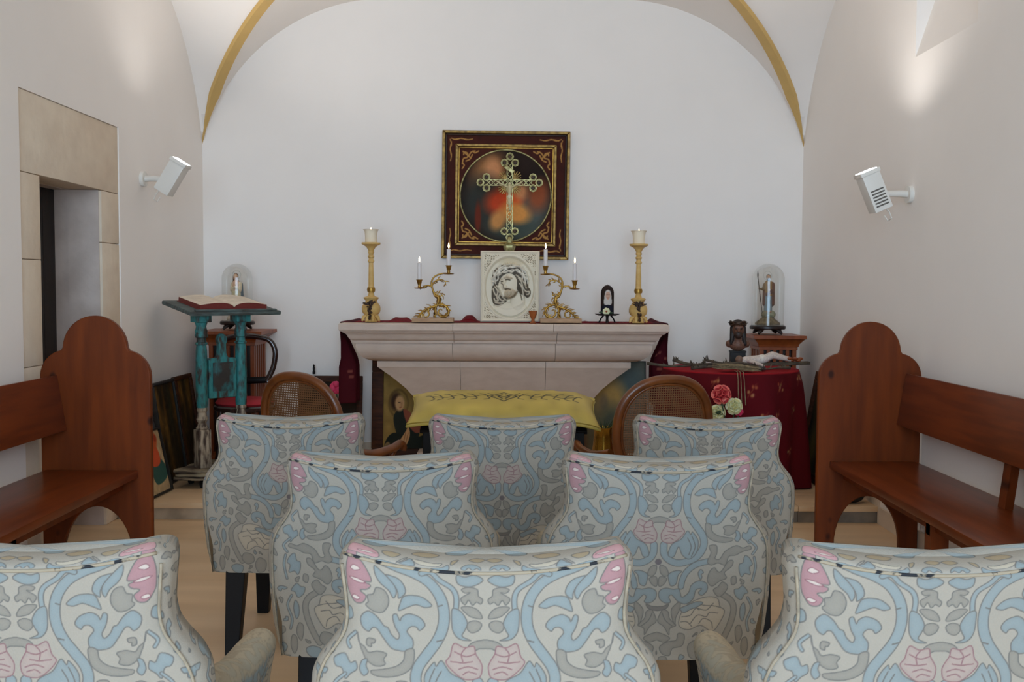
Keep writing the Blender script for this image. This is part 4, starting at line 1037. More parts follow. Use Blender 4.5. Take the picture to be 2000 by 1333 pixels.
# ------------------------------------------------------------------ rococo candelabra on little slabs, two lit tapers each
def leafspikes(g, path, n, size, sgn=1):
    P = spline(path, False, 8)
    for k in range(n):
        i = int((k + 0.5) / n * (len(P) - 2)); a = Vector((P[i][0], P[i][1])); d = Vector((P[i + 1][0], P[i + 1][1])) - a
        if d.length < 1e-9: continue
        d.normalize(); nn = Vector((-d.y, d.x)) * (sgn if k % 3 else -sgn); L = size * (0.6 + 0.6 * random.random())
        p0 = (a.x, 0.0, a.y); q = a + nn * L * 0.6 + d * L * 0.4; e = a + nn * L + d * L * 1.0
        yj = (random.random() - 0.5) * 0.012
        g.tube([p0, (q.x, yj, q.y), (e.x, yj * 1.5, e.y)], [0.0045, 0.0042, 0.0008], 6)
def candelabrum(px, mir, lab, lab_u, lab_l, lab_slab):
    p = at(px, 624, 6.86); s = mir
    sl = empty('stone_slab', (p.x, 6.86, AZ + 0.0065), 0, lab_slab, 'slab', 'small slabs under the candelabra')
    g = G(); g.box(-0.142, 0.142, -0.06, 0.06, 0.0, 0.030, 0.003); g.build('slab_body', 'slab_wood', sl)
    z0 = AZ + 0.0365
    o = empty('candelabrum', (p.x, 6.86, z0), 0, lab, 'candelabrum', 'gilded scroll candelabra')
    T = lambda pts: [(s * (x - 1043) * K, (1125 - z) * K) for x, z in pts]
    def tb(g, pts, r): 
        P = spline(T(pts), False, 6); rr = r if not hasattr(r, '__len__') else np.interp(np.linspace(0, 1, len(P)), np.linspace(0, 1, len(r)), r)
        g.tube([(a, 0.0, b) for a, b in P], rr, 8)
    g = G(); up = [(1075, 895), (1045, 860), (1027, 800), (1030, 755), (1055, 715), (1105, 690), (1160, 680), (1195, 684)]
    tb(g, up, [0.007, 0.0065, 0.006, 0.0055, 0.005]); a1 = g.build('upper_arm', 'gold', o, smooth=60)
    g = G(); tb(g, [(1027, 815), (1000, 803), (965, 806), (935, 822), (905, 826)], [0.006, 0.005, 0.005]); leafspikes(g, T([(1000, 805), (905, 826)]), 5, 0.012); a2 = g.build('lower_arm', 'gold', o, smooth=60)
    g = G(); cr = [(1030, 820), (1045, 775), (1085, 748), (1130, 745), (1162, 765), (1172, 803)]; tb(g, cr, [0.005, 0.005, 0.002]); leafspikes(g, T(cr), 8, 0.02, -1); g.build('acanthus_curl', 'gold', o, smooth=60)
    g = G(); st = [(1027, 800), (1040, 850), (1062, 905), (1092, 915), (1098, 955), (1078, 1005)]; tb(g, st, [0.006, 0.007, 0.009, 0.010, 0.008]); leafspikes(g, T(st[2:]), 16, 0.022, 1); leafspikes(g, T([(1060, 880), (1130, 880), (1100, 950)]), 8, 0.022); g.build('stem', 'gold', o, smooth=60)
    g = G(); b1 = [(1078, 1005), (1010, 1025), (945, 1060), (905, 1100), (890, 1122)]; tb(g, b1, [0.007, 0.008, 0.007, 0.005]); leafspikes(g, T(b1), 18, 0.026, 1)
    tb(g, [(965, 1050), (995, 1065), (1000, 1100), (970, 1120), (945, 1100), (958, 1080)], [0.006, 0.005, 0.004]); g.build('scroll_foot', 'gold', o, smooth=60)
    g = G(); b2 = [(1078, 1000), (1130, 990), (1180, 1020), (1200, 1070), (1170, 1112), (1120, 1112), (1095, 1075), (1110, 1040), (1135, 1050)]; tb(g, b2, [0.007, 0.008, 0.008, 0.006, 0.003]); leafspikes(g, T(b2[:6]), 18, 0.024, -1); g.build('scroll_foot', 'gold', o, smooth=60)
    g = G(); b3 = [(1078, 1005), (1062, 1050), (1070, 1090), (1060, 1122)]; tb(g, b3, [0.007, 0.006, 0.005]); leafspikes(g, T(b3), 8, 0.02)
    g.tube([(0, 0.0, 0.07), (s * 0.01, 0.04, 0.04), (0.0, 0.055, 0.003)], [0.007, 0.007, 0.006], 8); g.build('scroll_foot', 'gold', o, smooth=60)
    for (cx, cz, lab2, top, nm) in ((1198, 684, lab_u, 437, 'u'), (905, 828, lab_l, 578, 'l')):
        x = s * (cx - 1043) * K; z = (1125 - cz) * K
        g = G(); g.lathe([(0.0, z - 0.006), (0.03, z - 0.004), (0.036, z), (0.030, z + 0.003), (0.01, z + 0.004)], 20, cx=x, fold=lambda a, zz: 1 + 0.1 * math.sin(6 * a)); g.build('drip_pan', 'gold', o, smooth=60)
        g = G(); g.lathe([(0.008, z), (0.012, z + 0.012), (0.009, z + 0.018), (0.014, z + 0.030), (0.018, z + 0.050), (0.022, z + 0.055), (0.022, z + 0.058), (0.013, z + 0.057), (0.0, z + 0.056)], 18, cx=x); g.build('socket', 'gold', o, smooth=50)
        c = empty('taper_candle', (p.x + x, 6.86, z0 + z + 0.0565), 0, lab2, 'candle', 'lit white taper candles')
        h = (1125 - top) * K - z - 0.0565
        g = G(); g.lathe([(0.0, 0.0), (0.0132, 0.0), (0.0138, 0.003), (0.0136, h - 0.006), (0.0145, h - 0.001), (0.012, h), (0.0, h - 0.003)], 18); g.build('wax_body', 'taper_wax', c, smooth=50)
        g = G(); g.tube([(0, 0, h - 0.004), (0.0008, 0, h + 0.009)], 0.0012, 6); g.build('wick', 'wick', c)
        g = G(); g.lathe([(0.0, h + 0.004), (0.0048, h + 0.012), (0.0058, h + 0.020), (0.004, h + 0.032), (0.0, h + 0.046)], 12); g.build('flame', 'flame', c, smooth=180)
candelabrum(846, 1, 'gilded scrolling two-branch candelabrum to the left of the silver relief', 'lit white taper on the higher branch of the left candelabrum', 'lit white taper on the lower branch of the left candelabrum', 'thin tan slab under the left gilded candelabrum')
candelabrum(1095, -1, 'gilded scrolling two-branch candelabrum to the right of the silver relief', 'lit white taper on the higher branch of the right candelabrum', 'lit white taper on the lower branch of the right candelabrum', 'thin tan slab under the right gilded candelabrum')

# ------------------------------------------------------------------ silver relief of a head crowned with thorns
def relief():
    p = at(996, 560, 6.98); W, H = 0.408, 0.496
    o = empty('relief_plaque', (p.x, 6.95, AZ + 0.0065), 0, 'silvered relief plaque of a bearded head with thorn crown in an oval', 'plaque')
    nx, ny = 250, 304
    X, Y = np.meshgrid(np.linspace(0, 990, nx), np.linspace(0, 1215, ny))     # plaque units, y down
    Hh = np.zeros(X.shape); C = np.empty(X.shape + (3,)); C[:] = (224, 214, 192)
    def bump(cx, cy, rx, ry, h, ang=0, p_=2):
        ca, sa = math.cos(ang), math.sin(ang); u = ((X - cx) * ca + (Y - cy) * sa) / rx; v = (-(X - cx) * sa + (Y - cy) * ca) / ry
        return h * np.sqrt(np.clip(1 - (u * u + v * v), 0, 1)) if p_ == 2 else h * np.exp(-(u * u + v * v))
    def dist(path):
        P = spline(path, False, 5); D = np.full(X.shape, 1e9)
        for a, b in zip(P[:-1], P[1:]):
            d = b - a; t = np.clip(((X - a[0]) * d[0] + (Y - a[1]) * d[1]) / (d @ d + 1e-9), 0, 1); D = np.minimum(D, np.hypot(X - a[0] - t * d[0], Y - a[1] - t * d[1]))
        return D
    def tint(mask, c):
        m = np.clip(mask, 0, 1)[..., None]; C[:] = C * (1 - m) + np.array(c, float) * m
    ox, oy = 490, 625
    e = np.hypot((X - ox) / 425, (Y - oy) / 530)
    rec = smoothstep(0.93, 1.0, e)
    Hh += 0.030 * rec + 0.010 * np.exp(-((e - 1.02) / 0.03) ** 2)
    b = np.minimum(np.minimum(X, 990 - X), np.minimum(Y, 1215 - Y)); Hh += 0.012 * np.exp(-((b - 22) / 12) ** 2) - 0.006 * np.exp(-((b - 55) / 12) ** 2)
    corner = (e > 1.08) & (b > 60)
    swirl = np.sin(X * 0.085 + 2.2 * np.sin(Y * 0.05)) * np.sin(Y * 0.085 + 2.2 * np.sin(X * 0.045))
    Hh += np.where(corner, 0.006 * swirl, 0); tint(np.where(corner, smoothstep(-0.1, -0.5, swirl) * 0.75, 0), (128, 114, 90))
    inside = e < 0.93
    # bust: shoulders, neck, head
    f = np.maximum.reduce([bump(520, 1060, 330, 190, 0.040), bump(620, 900, 130, 220, 0.045, 0.15), bump(480, 570, 205, 270, 0.085, 0.25), bump(430, 700, 130, 150, 0.07, 0.3)])
    Hh += np.where(inside, f, 0)
    # hair mass and dark ground behind the crown
    hair = np.maximum.reduce([bump(480, 430, 285, 210, 0.055), bump(690, 560, 110, 210, 0.05, -0.3), bump(270, 680, 85, 230, 0.04, 0.12), bump(790, 710, 60, 90, 0.045), bump(330, 850, 130, 75, 0.045, -0.3)])
    face = np.hypot(((X - 455) * math.cos(0.25) + (Y - 600) * math.sin(0.25)) / 165, (-(X - 455) * math.sin(0.25) + (Y - 600) * math.cos(0.25)) / 225)
    hm = (hair > 0.008) & (face > 0.95) & inside
    Hh = np.where(hm, np.maximum(Hh, hair), Hh)
    tint(np.where(hm, 0.80, 0), (58, 50, 42))
    def ridge(path, w, h, c=None, a=1.0):
        D = dist(path); k = np.exp(-(D / w) ** 2); Hh[:] = Hh + h * k
        if c is not None: tint(np.clip((w * 1.05 - D) / 5 + 0.5, 0, 1) * a, c)
    SI = (226, 220, 206)
    for pth in ([(205, 590), (215, 470), (275, 350), (380, 265), (500, 235), (620, 250), (730, 330), (790, 440), (800, 560)],
                [(190, 480), (260, 430), (330, 330), (450, 300), (560, 260), (680, 300), (720, 400), (790, 500)],
                [(250, 560), (245, 450), (330, 390), (430, 370), (540, 330), (640, 370), (740, 470), (760, 600)],
                [(320, 420), (420, 330), (520, 370), (620, 320), (700, 420), (700, 520)],
                [(200, 540), (290, 500), (300, 400), (400, 290), (530, 290), (650, 260)]): ridge(pth, 13, 0.026, SI)
    for k in range(34):                               # thorns
        a = math.radians(195 + k * 4.6 + random.random() * 4); r1 = 255 + random.random() * 30; r2 = r1 + 45
        ridge([(490 + r1 * math.cos(a) * 1.05, 520 + r1 * math.sin(a)), (490 + r2 * math.cos(a + 0.12) * 1.05, 520 + r2 * math.sin(a + 0.12))], 7, 0.014, SI, 0.9)
    for pth in ([(640, 470), (690, 540), (720, 640), (770, 700), (820, 700), (815, 740), (780, 745)], [(660, 560), (700, 640), (720, 740), (735, 800)], [(600, 420), (680, 480), (740, 560), (770, 640)],
                [(240, 620), (290, 700), (270, 790), (300, 850), (250, 860), (230, 820)], [(270, 600), (330, 700), (310, 800), (370, 860), (410, 830)], [(300, 640), (350, 740), (380, 800), (440, 850)], [(210, 650), (240, 740), (290, 800)],
                [(250, 890), (330, 900), (400, 880)], [(230, 930), (300, 940), (360, 920)]): ridge(pth, 12, 0.018, (206, 196, 176))
    ridge([(455, 440), (415, 520), (375, 600), (395, 622), (425, 618)], 20, 0.026)           # nose, brows, eyes, mouth, beard
    ridge([(400, 475), (440, 462), (520, 475)], 14, 0.020, (176, 160, 134), 0.5); ridge([(330, 500), (365, 490)], 12, 0.014, (176, 160, 134), 0.5)
    for pth in ([(420, 508), (455, 498), (495, 506)], [(345, 535), (372, 528)]): ridge(pth, 9, -0.012, (84, 74, 60), 0.8)
    ridge([(345, 560), (380, 590), (385, 630)], 8, -0.01, (90, 78, 62), 0.6); ridge([(402, 640), (440, 652), (500, 640)], 10, 0.010)
    ridge([(415, 668), (455, 660), (500, 668)], 9, -0.016, (70, 58, 46), 0.85)
    Hh += bump(500, 735, 105, 85, 0.030, 0.1); tint(np.clip(bump(500, 735, 108, 88, 1.4, 0.1), 0, 1) * 0.6, (168, 146, 116)); tint(np.clip(bump(430, 655, 70, 16, 1.2, -0.1), 0, 1) * 0.6, (150, 130, 104))
    for k in range(16):
        x = 420 + k * 11; ridge([(x, 700 + 10 * math.sin(k)), (x + 8, 740), (x - 4, 780 + 14 * math.sin(k * 1.7))], 5, 0.008, (168, 150, 122) if k % 2 else (206, 192, 168), 0.8)
    ridge([(400, 800), (470, 815), (560, 780), (620, 700)], 14, -0.018, (110, 96, 76), 0.6)
    ridge([(650, 640), (680, 760), (700, 840)], 10, -0.012, (96, 84, 66), 0.7)
    ridge([(300, 950), (430, 980), (560, 960), (700, 900)], 22, 0.006)
    tint(np.clip(bump(530, 140, 330, 130, 1.0), 0, 1) * (e < 0.95) * 0.3, (178, 150, 98))
    PX = (X / 990 - 0.5) * W; PZ = (1 - Y / 1215) * H
    edge = b < 1; PY = -0.012 - Hh * 0.55; PY = np.where(edge, 0.0, PY)
    me = np_mesh('relief_sheet', np.stack([PX, PY, PZ], -1).reshape(-1, 3), grid_quads(nx, ny)[:, ::-1]); set_colors(me, C.reshape(-1, 3))
    lean = math.radians(-4)
    a = link('relief_sheet', me, 'silver_relief', o, smooth=180); a.rotation_euler = (lean, 0, 0)
    g = G(); g.box(-W / 2 - 0.003, W / 2 + 0.003, 0.0, 0.022, 0, H + 0.002, 0.003); a = g.build('backing_board', 'silver', o); a.rotation_euler = (lean, 0, 0)
    g = G(); g.obox((0, 0.03, H * 0.75), (0, 0.07, 0.003), 0.05, 0.006, up=(0, 1, 0)); g.build('easel_strut', 'dark_wood', o, smooth=0)
relief()

# ------------------------------------------------------------------ altar cross behind the plaque
def altar_cross():
    p = at(995, 485, 7.11); s = 1 / (FPX / 7.14)
    o = empty('altar_cross', (p.x, 7.11, AZ + 0.006), 0, 'gilded openwork altar crucifix with trefoil ends and round medallions', 'crucifix')
    zz = lambda py: at(995, py, 7.11).z - AZ - 0.006
    zt, zb, zx = zz(318), zz(452), zz(357)
    m = 'pale_gold'
    g = G(); g.lathe([(0.09, 0), (0.09, 0.02), (0.07, 0.035), (0.05, 0.06), (0.03, 0.1), (0.022, 0.2), (0.02, zz(500)), (0.03, zz(492)), (0.042, zz(484)), (0.044, zz(479)), (0.02, zz(474)), (0.024, zz(468)), (0.016, zz(463)), (0.0, zz(462))], 6); g.build('pedestal', m, o, smooth=0)
    g = G()
    for sx in (-1, 1): g.box(sx * 0.019 - 0.003, sx * 0.019 + 0.003, -0.006, 0.006, zb, zt)
    n = 12
    for k in range(n):
        a = zb + (zt - zb) * k / n; b_ = zb + (zt - zb) * (k + 1) / n
        g.obox((-0.018, 0, a), (0.018, 0, b_), 0.004, 0.006, up=(0, 1, 0)); g.obox((0.018, 0, a), (-0.018, 0, b_), 0.004, 0.006, up=(0, 1, 0))
    g.build('upright', m, o, smooth=0)
    g = G(); hx = 0.165
    for sz in (-1, 1): g.box(-hx, hx, -0.006, 0.006, zx + sz * 0.019 - 0.003, zx + sz * 0.019 + 0.003)
    for k in range(10):
        a = -hx + 2 * hx * k / 10; b_ = -hx + 2 * hx * (k + 1) / 10
        g.obox((a, 0, zx - 0.018), (b_, 0, zx + 0.018), 0.004, 0.006, up=(0, 1, 0)); g.obox((a, 0, zx + 0.018), (b_, 0, zx - 0.018), 0.004, 0.006, up=(0, 1, 0))
    g.build('crossbar', m, o, smooth=0)
    d, q = 0.043, 0.036
    for cx, cz, u in ((0, zt, (0, 1)), (-hx, zx, (-1, 0)), (hx, zx, (1, 0)), (0, zb, (0, -1))):
        for (ax, az) in ((u[0] * d, u[1] * d), (u[1] * q * 1.05 , u[0] * q * 1.05), (-u[1] * q * 1.05, -u[0] * q * 1.05)):
            g = G(); X_, Z_ = cx + ax, cz + az
            hexa = [(X_ + 0.029 * math.cos(a), Z_ + 0.029 * math.sin(a)) for a in np.linspace(0, 2 * PI, 8, endpoint=False)]
            g.prism(hexa, 'y', -0.004, 0.006); md = g.build('medallion', m, o, smooth=0, bevel=0.002)
            g = G(); g.tube([(X_ + 0.019 * math.cos(a), -0.006, Z_ + 0.019 * math.sin(a)) for a in np.linspace(0, 2 * PI, 20)], 0.003, 6, cap=False); g.build('medallion_ring', m, md, smooth=180)
            g = G(); g.ball((X_, -0.004, Z_), (0.015, 0.005, 0.015), 12, 6); g.build('medallion_relief', 'bronze_ornament', md)
    for sx in (-1, 1):
        for sz in (-1, 1):                             # leafy rays in the four angles
            g = G()
            for k in range(5):
                a = math.radians(15 + 15 * k); L = 0.075 - abs(k - 2) * 0.006
                g.tube([(sx * 0.02, 0.004, zx + sz * 0.02), (sx * (0.02 + L * math.cos(a)), 0.004, zx + sz * (0.02 + L * math.sin(a)))], [0.008, 0.003], 6)
            g.build('corner_rays', 'old_gold', o, smooth=0)
    g = G(); g.xf = Matrix.Translation((-0.004, -0.012, zz(331))) @ Matrix.Rotation(math.radians(35), 4, 'Y'); g.box(-0.038, 0.038, -0.003, 0.003, -0.013, 0.013, 0.002); g.build('title_plaque', m, o)
    sk = (196, 182, 140)
    z0 = zx
    figure('corpus', [('e', (0.0, -0.02, z0 - 0.012), (0.011, 0.011, 0.014), sk), ('c', (0, -0.018, z0 - 0.035), (0, -0.018, z0 - 0.085), 0.016, 0.012, sk), ('e', (0, -0.018, z0 - 0.10), (0.017, 0.014, 0.014), (214, 204, 170)),
        ('c', (0.006, -0.02, z0 - 0.11), (0.005, -0.026, z0 - 0.15), 0.010, 0.008, sk), ('c', (0.005, -0.026, z0 - 0.15), (0.002, -0.014, z0 - 0.195), 0.008, 0.005, sk), ('c', (-0.006, -0.02, z0 - 0.11), (-0.004, -0.024, z0 - 0.15), 0.010, 0.008, sk), ('c', (-0.004, -0.024, z0 - 0.15), (0.0, -0.016, z0 - 0.195), 0.008, 0.005, sk),
        ('c', (0.012, -0.016, z0 - 0.035), (0.09, -0.012, z0 + 0.006), 0.008, 0.005, sk), ('c', (-0.012, -0.016, z0 - 0.035), (-0.09, -0.012, z0 + 0.006), 0.008, 0.005, sk)], 0.0035, o, smooth_it=1)
altar_cross()

# ------------------------------------------------------------------ small things on the altar
p = at(1041, 628, 6.80)
o = empty('small_cup', (p.x, 6.80, AZ + 0.001), 0, 'tiny carved orange-brown wooden cup in front of the silver relief', 'cup')
g = G(); g.lathe([(0.0, 0.0), (0.020, 0.0), (0.021, 0.006), (0.012, 0.016), (0.010, 0.028), (0.016, 0.042), (0.022, 0.056), (0.026, 0.074), (0.028, 0.088), (0.024, 0.088), (0.016, 0.060), (0.0, 0.05)], 24, fold=lambda a, z: 1 + 0.10 * math.sin(6 * a) * min(1, z / 0.05)); g.build('bowl', 'amber_wood', o, smooth=50)

p = at(1186, 612, 6.88)
o = empty('candle_tray', (p.x, 6.88, AZ + 0.0065), 0, 'black iron three-footed candle dish on the right of the altar', 'dish')
g = G(); g.lathe([(0.0, 0.048), (0.06, 0.050), (0.085, 0.060), (0.087, 0.062), (0.06, 0.056), (0.0, 0.054)], 32); g.build('dish', 'iron', o)
for a in (-95, 25, 145):
    c, s = math.cos(math.radians(a)), math.sin(math.radians(a)); g = G(); g.tube([(0.03 * c, 0.03 * s, 0.05), (0.05 * c, 0.05 * s, 0.028), (0.062 * c, 0.062 * s, 0.004), (0.072 * c, 0.072 * s, 0.004)], [0.006, 0.005, 0.006, 0.003], 8); g.build('foot', 'iron', o)
g = G(); g.lathe([(0.0, 0.002), (0.012, 0.002), (0.009, 0.03), (0.012, 0.05)], 10); g.build('stem', 'iron', o)
# votive candle printed with a veiled nun
c = empty('votive_candle', (p.x, 6.88, AZ + 0.0065 + 0.0555), 0, 'dark votive candle printed with a veiled nun, on the iron dish', 'candle')
cn = Canvas(1, 1, 160, (52, 40, 36)); cn.poly([(0.36, 0.22), (0.5, 0.16), (0.64, 0.22), (0.70, 0.42), (0.72, 0.62), (0.5, 0.68), (0.28, 0.62), (0.30, 0.42)], (198, 192, 186)); cn.poly([(0.40, 0.26), (0.50, 0.22), (0.60, 0.26), (0.62, 0.40), (0.50, 0.50), (0.38, 0.40)], (196, 158, 138))
cn.stroke([(0.42, 0.32), (0.47, 0.32)], 0.02, (60, 46, 40)); cn.stroke([(0.53, 0.32), (0.58, 0.32)], 0.02, (60, 46, 40)); cn.stroke([(0.46, 0.43), (0.54, 0.43)], 0.02, (150, 70, 64)); cn.poly([(0.1, 0.70), (0.5, 0.66), (0.9, 0.70), (0.9, 1.0), (0.1, 1.0)], (34, 34, 46), smooth=False)
nu, nv = 72, 60; U, V = np.meshgrid(np.arange(nu) / nu, np.linspace(0, 1, nv)); hh = 0.205
rr = 0.045 * np.where(V > 0.72, np.sqrt(np.clip(1 - ((V - 0.72) / 0.285) ** 2, 0, 1)), 1); an = U * 2 * PI - PI / 2
me = np_mesh('print', np.stack([rr * np.cos(an), rr * np.sin(an), V * hh], -1).reshape(-1, 3), grid_quads(nu, nv, True))
uu = np.mod(U + 0.5, 1.0); set_colors(me, cn.sample(np.clip((uu - 0.5) * 2.2 + 0.5, 0, 1), 1 - V).reshape(-1, 3)); link('wax_body', me, 'print', c, smooth=180)
g = G(); g.tube([(0, 0, hh - 0.006), (0.001, 0, hh + 0.006)], 0.0015, 6); g.build('wick', 'wick', c)
q = Vector((p.x - 0.012, 6.82, AZ + 0.0065 + 0.064))
o = empty('daisy', q, 0, 'small cream artificial flower lying before the nun candle', 'flower')
for k in range(7):
    a = 2 * PI * k / 7; g = G(); g.ball((0.016 * math.cos(a), -0.004 - 0.002 * (k % 2), 0.016 + 0.016 * math.sin(a)), (0.011, 0.003, 0.011), 8, 5); g.build('petal', 'rose_white', o)
g = G(); g.ball((0, -0.009, 0.016), (0.007, 0.004, 0.007), 8, 6); g.build('flower_centre', 'amber_wood', o)
for k, (dx, dz) in enumerate(((-0.034, 0.002), (0.03, -0.002))):
    g = G(); g.ball((dx, -0.0, 0.008 + dz), (0.018, 0.004, 0.007), 8, 5); g.build('leaf', 'leaf', o)

# ------------------------------------------------------------------ framed round painting on the back wall
def painting():
    p = at(987.5, 381.5, 7.46); S = 0.950
    o = empty('round_painting', (p.x, YB - 0.003, p.z), math.radians(0), 'square maroon and gold frame with round dark painting above the altar', 'painting')
    tilt = math.radians(0.5)
    N = 330; cw = Canvas(1, 1, 420, (66, 27, 18)); cw.noise(0.06, 12)
    GO = (176, 130, 70)
    # spandrel ornament
    inn = 0.125
    for sx in (0, 1):
        for sy in (0, 1):
            fx = lambda x: x if sx == 0 else 1 - x
            fy = lambda y: y if sy == 0 else 1 - y
            for q in ([(0.15, 0.25), (0.16, 0.21), (0.19, 0.20), (0.19, 0.17), (0.165, 0.16), (0.16, 0.18)], [(0.25, 0.15), (0.22, 0.16), (0.20, 0.19)], [(0.155, 0.155), (0.21, 0.20)], [(0.28, 0.15), (0.25, 0.165), (0.235, 0.15)], [(0.15, 0.29), (0.165, 0.265), (0.15, 0.245)], [(0.18, 0.23), (0.21, 0.215), (0.23, 0.18)]):
                cw.stroke([(fx(x), fy(y)) for x, y in q], 0.011, GO)
            for q in ([(0.06, 0.05), (0.10, 0.062), (0.14, 0.05), (0.18, 0.062), (0.23, 0.055)], [(0.08, 0.062), (0.13, 0.052), (0.20, 0.062)], [(0.05, 0.06), (0.062, 0.10), (0.05, 0.14), (0.062, 0.18), (0.055, 0.23)], [(0.062, 0.08), (0.052, 0.13), (0.062, 0.20)]):
                cw.stroke([(fx(x), fy(y)) for x, y in q], 0.008, GO)
    # soft generic dark-ground painting inside the roundel
    r = 0.362
    cw.blob(0.5, 0.505, r, r, (38, 26, 20), 0.008)
    sub = Canvas(1, 1, 420, (40, 27, 21)); sub.noise(0.1, 30)
    for b_ in ((0.36, 0.33, 0.13, 0.17, (128, 88, 54), 0.6, 0.3), (0.40, 0.30, 0.07, 0.09, (170, 116, 78), 0.6, 0.0), (0.33, 0.55, 0.16, 0.20, (44, 46, 42), 0.5, 0), (0.66, 0.64, 0.18, 0.20, (72, 78, 74), 0.6, 0.5), (0.56, 0.76, 0.20, 0.10, (58, 66, 60), 0.6, 0),
               (0.47, 0.55, 0.13, 0.10, (164, 56, 28), 0.6, -0.3), (0.56, 0.53, 0.08, 0.06, (188, 74, 34), 0.7, 0), (0.58, 0.64, 0.12, 0.08, (186, 124, 62), 0.5, 0.2), (0.44, 0.70, 0.06, 0.08, (172, 118, 66), 0.6, 0.4), (0.62, 0.47, 0.06, 0.06, (178, 122, 82), 0.7, 0), (0.76, 0.50, 0.08, 0.12, (126, 66, 40), 0.7, 0.2), (0.28, 0.68, 0.025, 0.12, (92, 36, 22), 0.5, 0)):
        sub.blob(*b_[:4], tuple(min(255, c * 1.22) for c in b_[4]), soft=b_[5] * 0.7, ang=b_[6], amount=0.95)
    ys, xs_ = np.mgrid[0:cw.H, 0:cw.W] / 420.0; mk = np.hypot(xs_ - 0.5, ys - 0.505) < r; cw.img[mk] = sub.img[:cw.H, :cw.W][mk]
    pic = picture('painted_panel', S - 0.02, S - 0.02, cw, 1, 1, N, N, 'canvas_paint', o, y=-0.022, z0=-(S - 0.02) / 2); pic.rotation_euler = (0, tilt, 0)
    def ringbar(nm, a, w, d, m, c=0.004):
        for sx, sz, L in ((0, 1, 'h'), (0, -1, 'h'), (1, 0, 'v'), (-1, 0, 'v')):
            g = G(); y0, y1 = -d, 0.0
            if L == 'h': g.prism([(-a, sz * a), (a, sz * a), (a - w, sz * (a - w)), (-(a - w), sz * (a - w))], 'y', y0, y1)
            else: g.prism([(sx * a, -a), (sx * a, a), (sx * (a - w), a - w), (sx * (a - w), -(a - w))], 'y', y0, y1)
            q = g.build(nm, m, o, smooth=0, bevel=c); q.rotation_euler = (0, tilt, 0)
    ringbar('outer_moulding', S / 2, 0.022, 0.045, 'old_gold'); ringbar('shadow_strip', S / 2 - 0.0225, 0.014, 0.030, 'frame_maroon', 0.003)
    ringbar('inner_moulding', S / 2 - 0.098, 0.020, 0.036, 'old_gold'); ringbar('inner_lip', S / 2 - 0.120, 0.010, 0.028, 'gold', 0.003)
    g = G(); ST = S - 0.02
    g.tube([(0.366 * ST * math.cos(a), -0.024, -0.005 * ST + 0.366 * ST * math.sin(a)) for a in np.linspace(0, 2 * PI, 90)], 0.0065, 8, cap=False); q = g.build('roundel_ring', 'pale_gold', o, smooth=180); q.rotation_euler = (0, tilt, 0)
    g = G(); g.box(-S / 2 + 0.004, S / 2 - 0.004, -0.021, -0.001, -S / 2 + 0.004, S / 2 - 0.004); q = g.build('backing_board', 'frame_maroon', o, smooth=0); q.rotation_euler = (0, tilt, 0)
painting()
# ================================================================== left corner
# lectern: near corner towards the viewer, sloping desk on two turned posts, shaped base on castors
LA = math.radians(42)
pl_ = at(430, 900, 6.52)
lec = empty('lectern', (-1.905, 6.534, ZP), LA, 'distressed teal wooden lectern on castors with sloping desk', 'lectern')
g = G(); g.xf = Matrix.Translation((0.0, 0.0, 1.135)) @ Matrix.Rotation(math.radians(8.6), 4, 'X'); g.box(-0.312, 0.312, -0.225, 0.225, -0.014, 0.014, 0.010); g.build('desk', 'desk_paint', lec)
g = G(); g.xf = Matrix.Translation((0.0, 0.0, 1.135)) @ Matrix.Rotation(math.radians(8.6), 4, 'X'); g.box(-0.28, 0.28, -0.222, -0.196, 0.013, 0.026, 0.004); g.build('book_ledge', 'desk_paint', lec)
post = [(0.030, 0.16), (0.030, 0.47), (0.034, 0.475), (0.034, 0.485), (0.022, 0.50), (0.026, 0.52), (0.033, 0.55), (0.026, 0.585), (0.022, 0.60), (0.030, 0.615)]
for s in (-1, 1):
    x = -0.055 + s * 0.135; yp = -0.10; g = G(); g.box(x - 0.042, x + 0.042, yp - 0.042, yp + 0.042, 0.10, 0.36, 0.006); g.build('post_block', 'worn_white', lec)
    g = G(); g.lathe([(0.036, 0.36), (0.040, 0.37), (0.030, 0.385), (0.026, 0.40), (0.036, 0.425), (0.030, 0.45), (0.027, 0.47), (0.034, 0.48), (0.033, 0.50)], 24, cx=x, cy=yp); g.build('post_base', 'worn_white', lec)
    g = G(); g.lathe([(0.034, 0.50), (0.036, 0.52), (0.037, 0.70), (0.034, 0.86), (0.031, 0.90), (0.038, 0.905), (0.038, 0.915), (0.030, 0.92), (0.029, 0.945), (0.040, 0.95), (0.041, 0.965), (0.036, 0.975), (0.040, 0.99), (0.034, 1.005), (0.032, 1.02), (0.040, 1.045)], 24, cx=x, cy=yp, fold=lambda a, z: 1 + (0.05 * math.cos(10 * a) if 0.52 < z < 0.88 else 0)); g.build('turned_post', 'teal_paint', lec, smooth=50)
    g = G(); g.box(x - 0.05, x + 0.05, yp - 0.05, yp + 0.05, 1.045, 1.112, 0.006); g.build('post_capital', 'teal_paint', lec)
bs = []
for a in np.linspace(0, 2 * PI, 64, endpoint=False):
    r = 0.27 + 0.028 * math.cos(4 * a) + 0.014 * math.cos(8 * a + 1); bs.append((-0.055 + r * math.cos(a) * 1.04, -0.10 + r * math.sin(a) * 0.72))
for k, (z0, z1, q) in enumerate(((0.052, 0.072, 1.0), (0.072, 0.096, 0.96), (0.096, 0.118, 1.0))):
    g = G(); g.prism([(-0.055 + (x + 0.055) * q, -0.1 + (y + 0.1) * q) for x, y in bs], 'z', z0, z1 - 0.0015); g.build('base_board', 'worn_layers', lec, smooth=30, bevel=0.004)
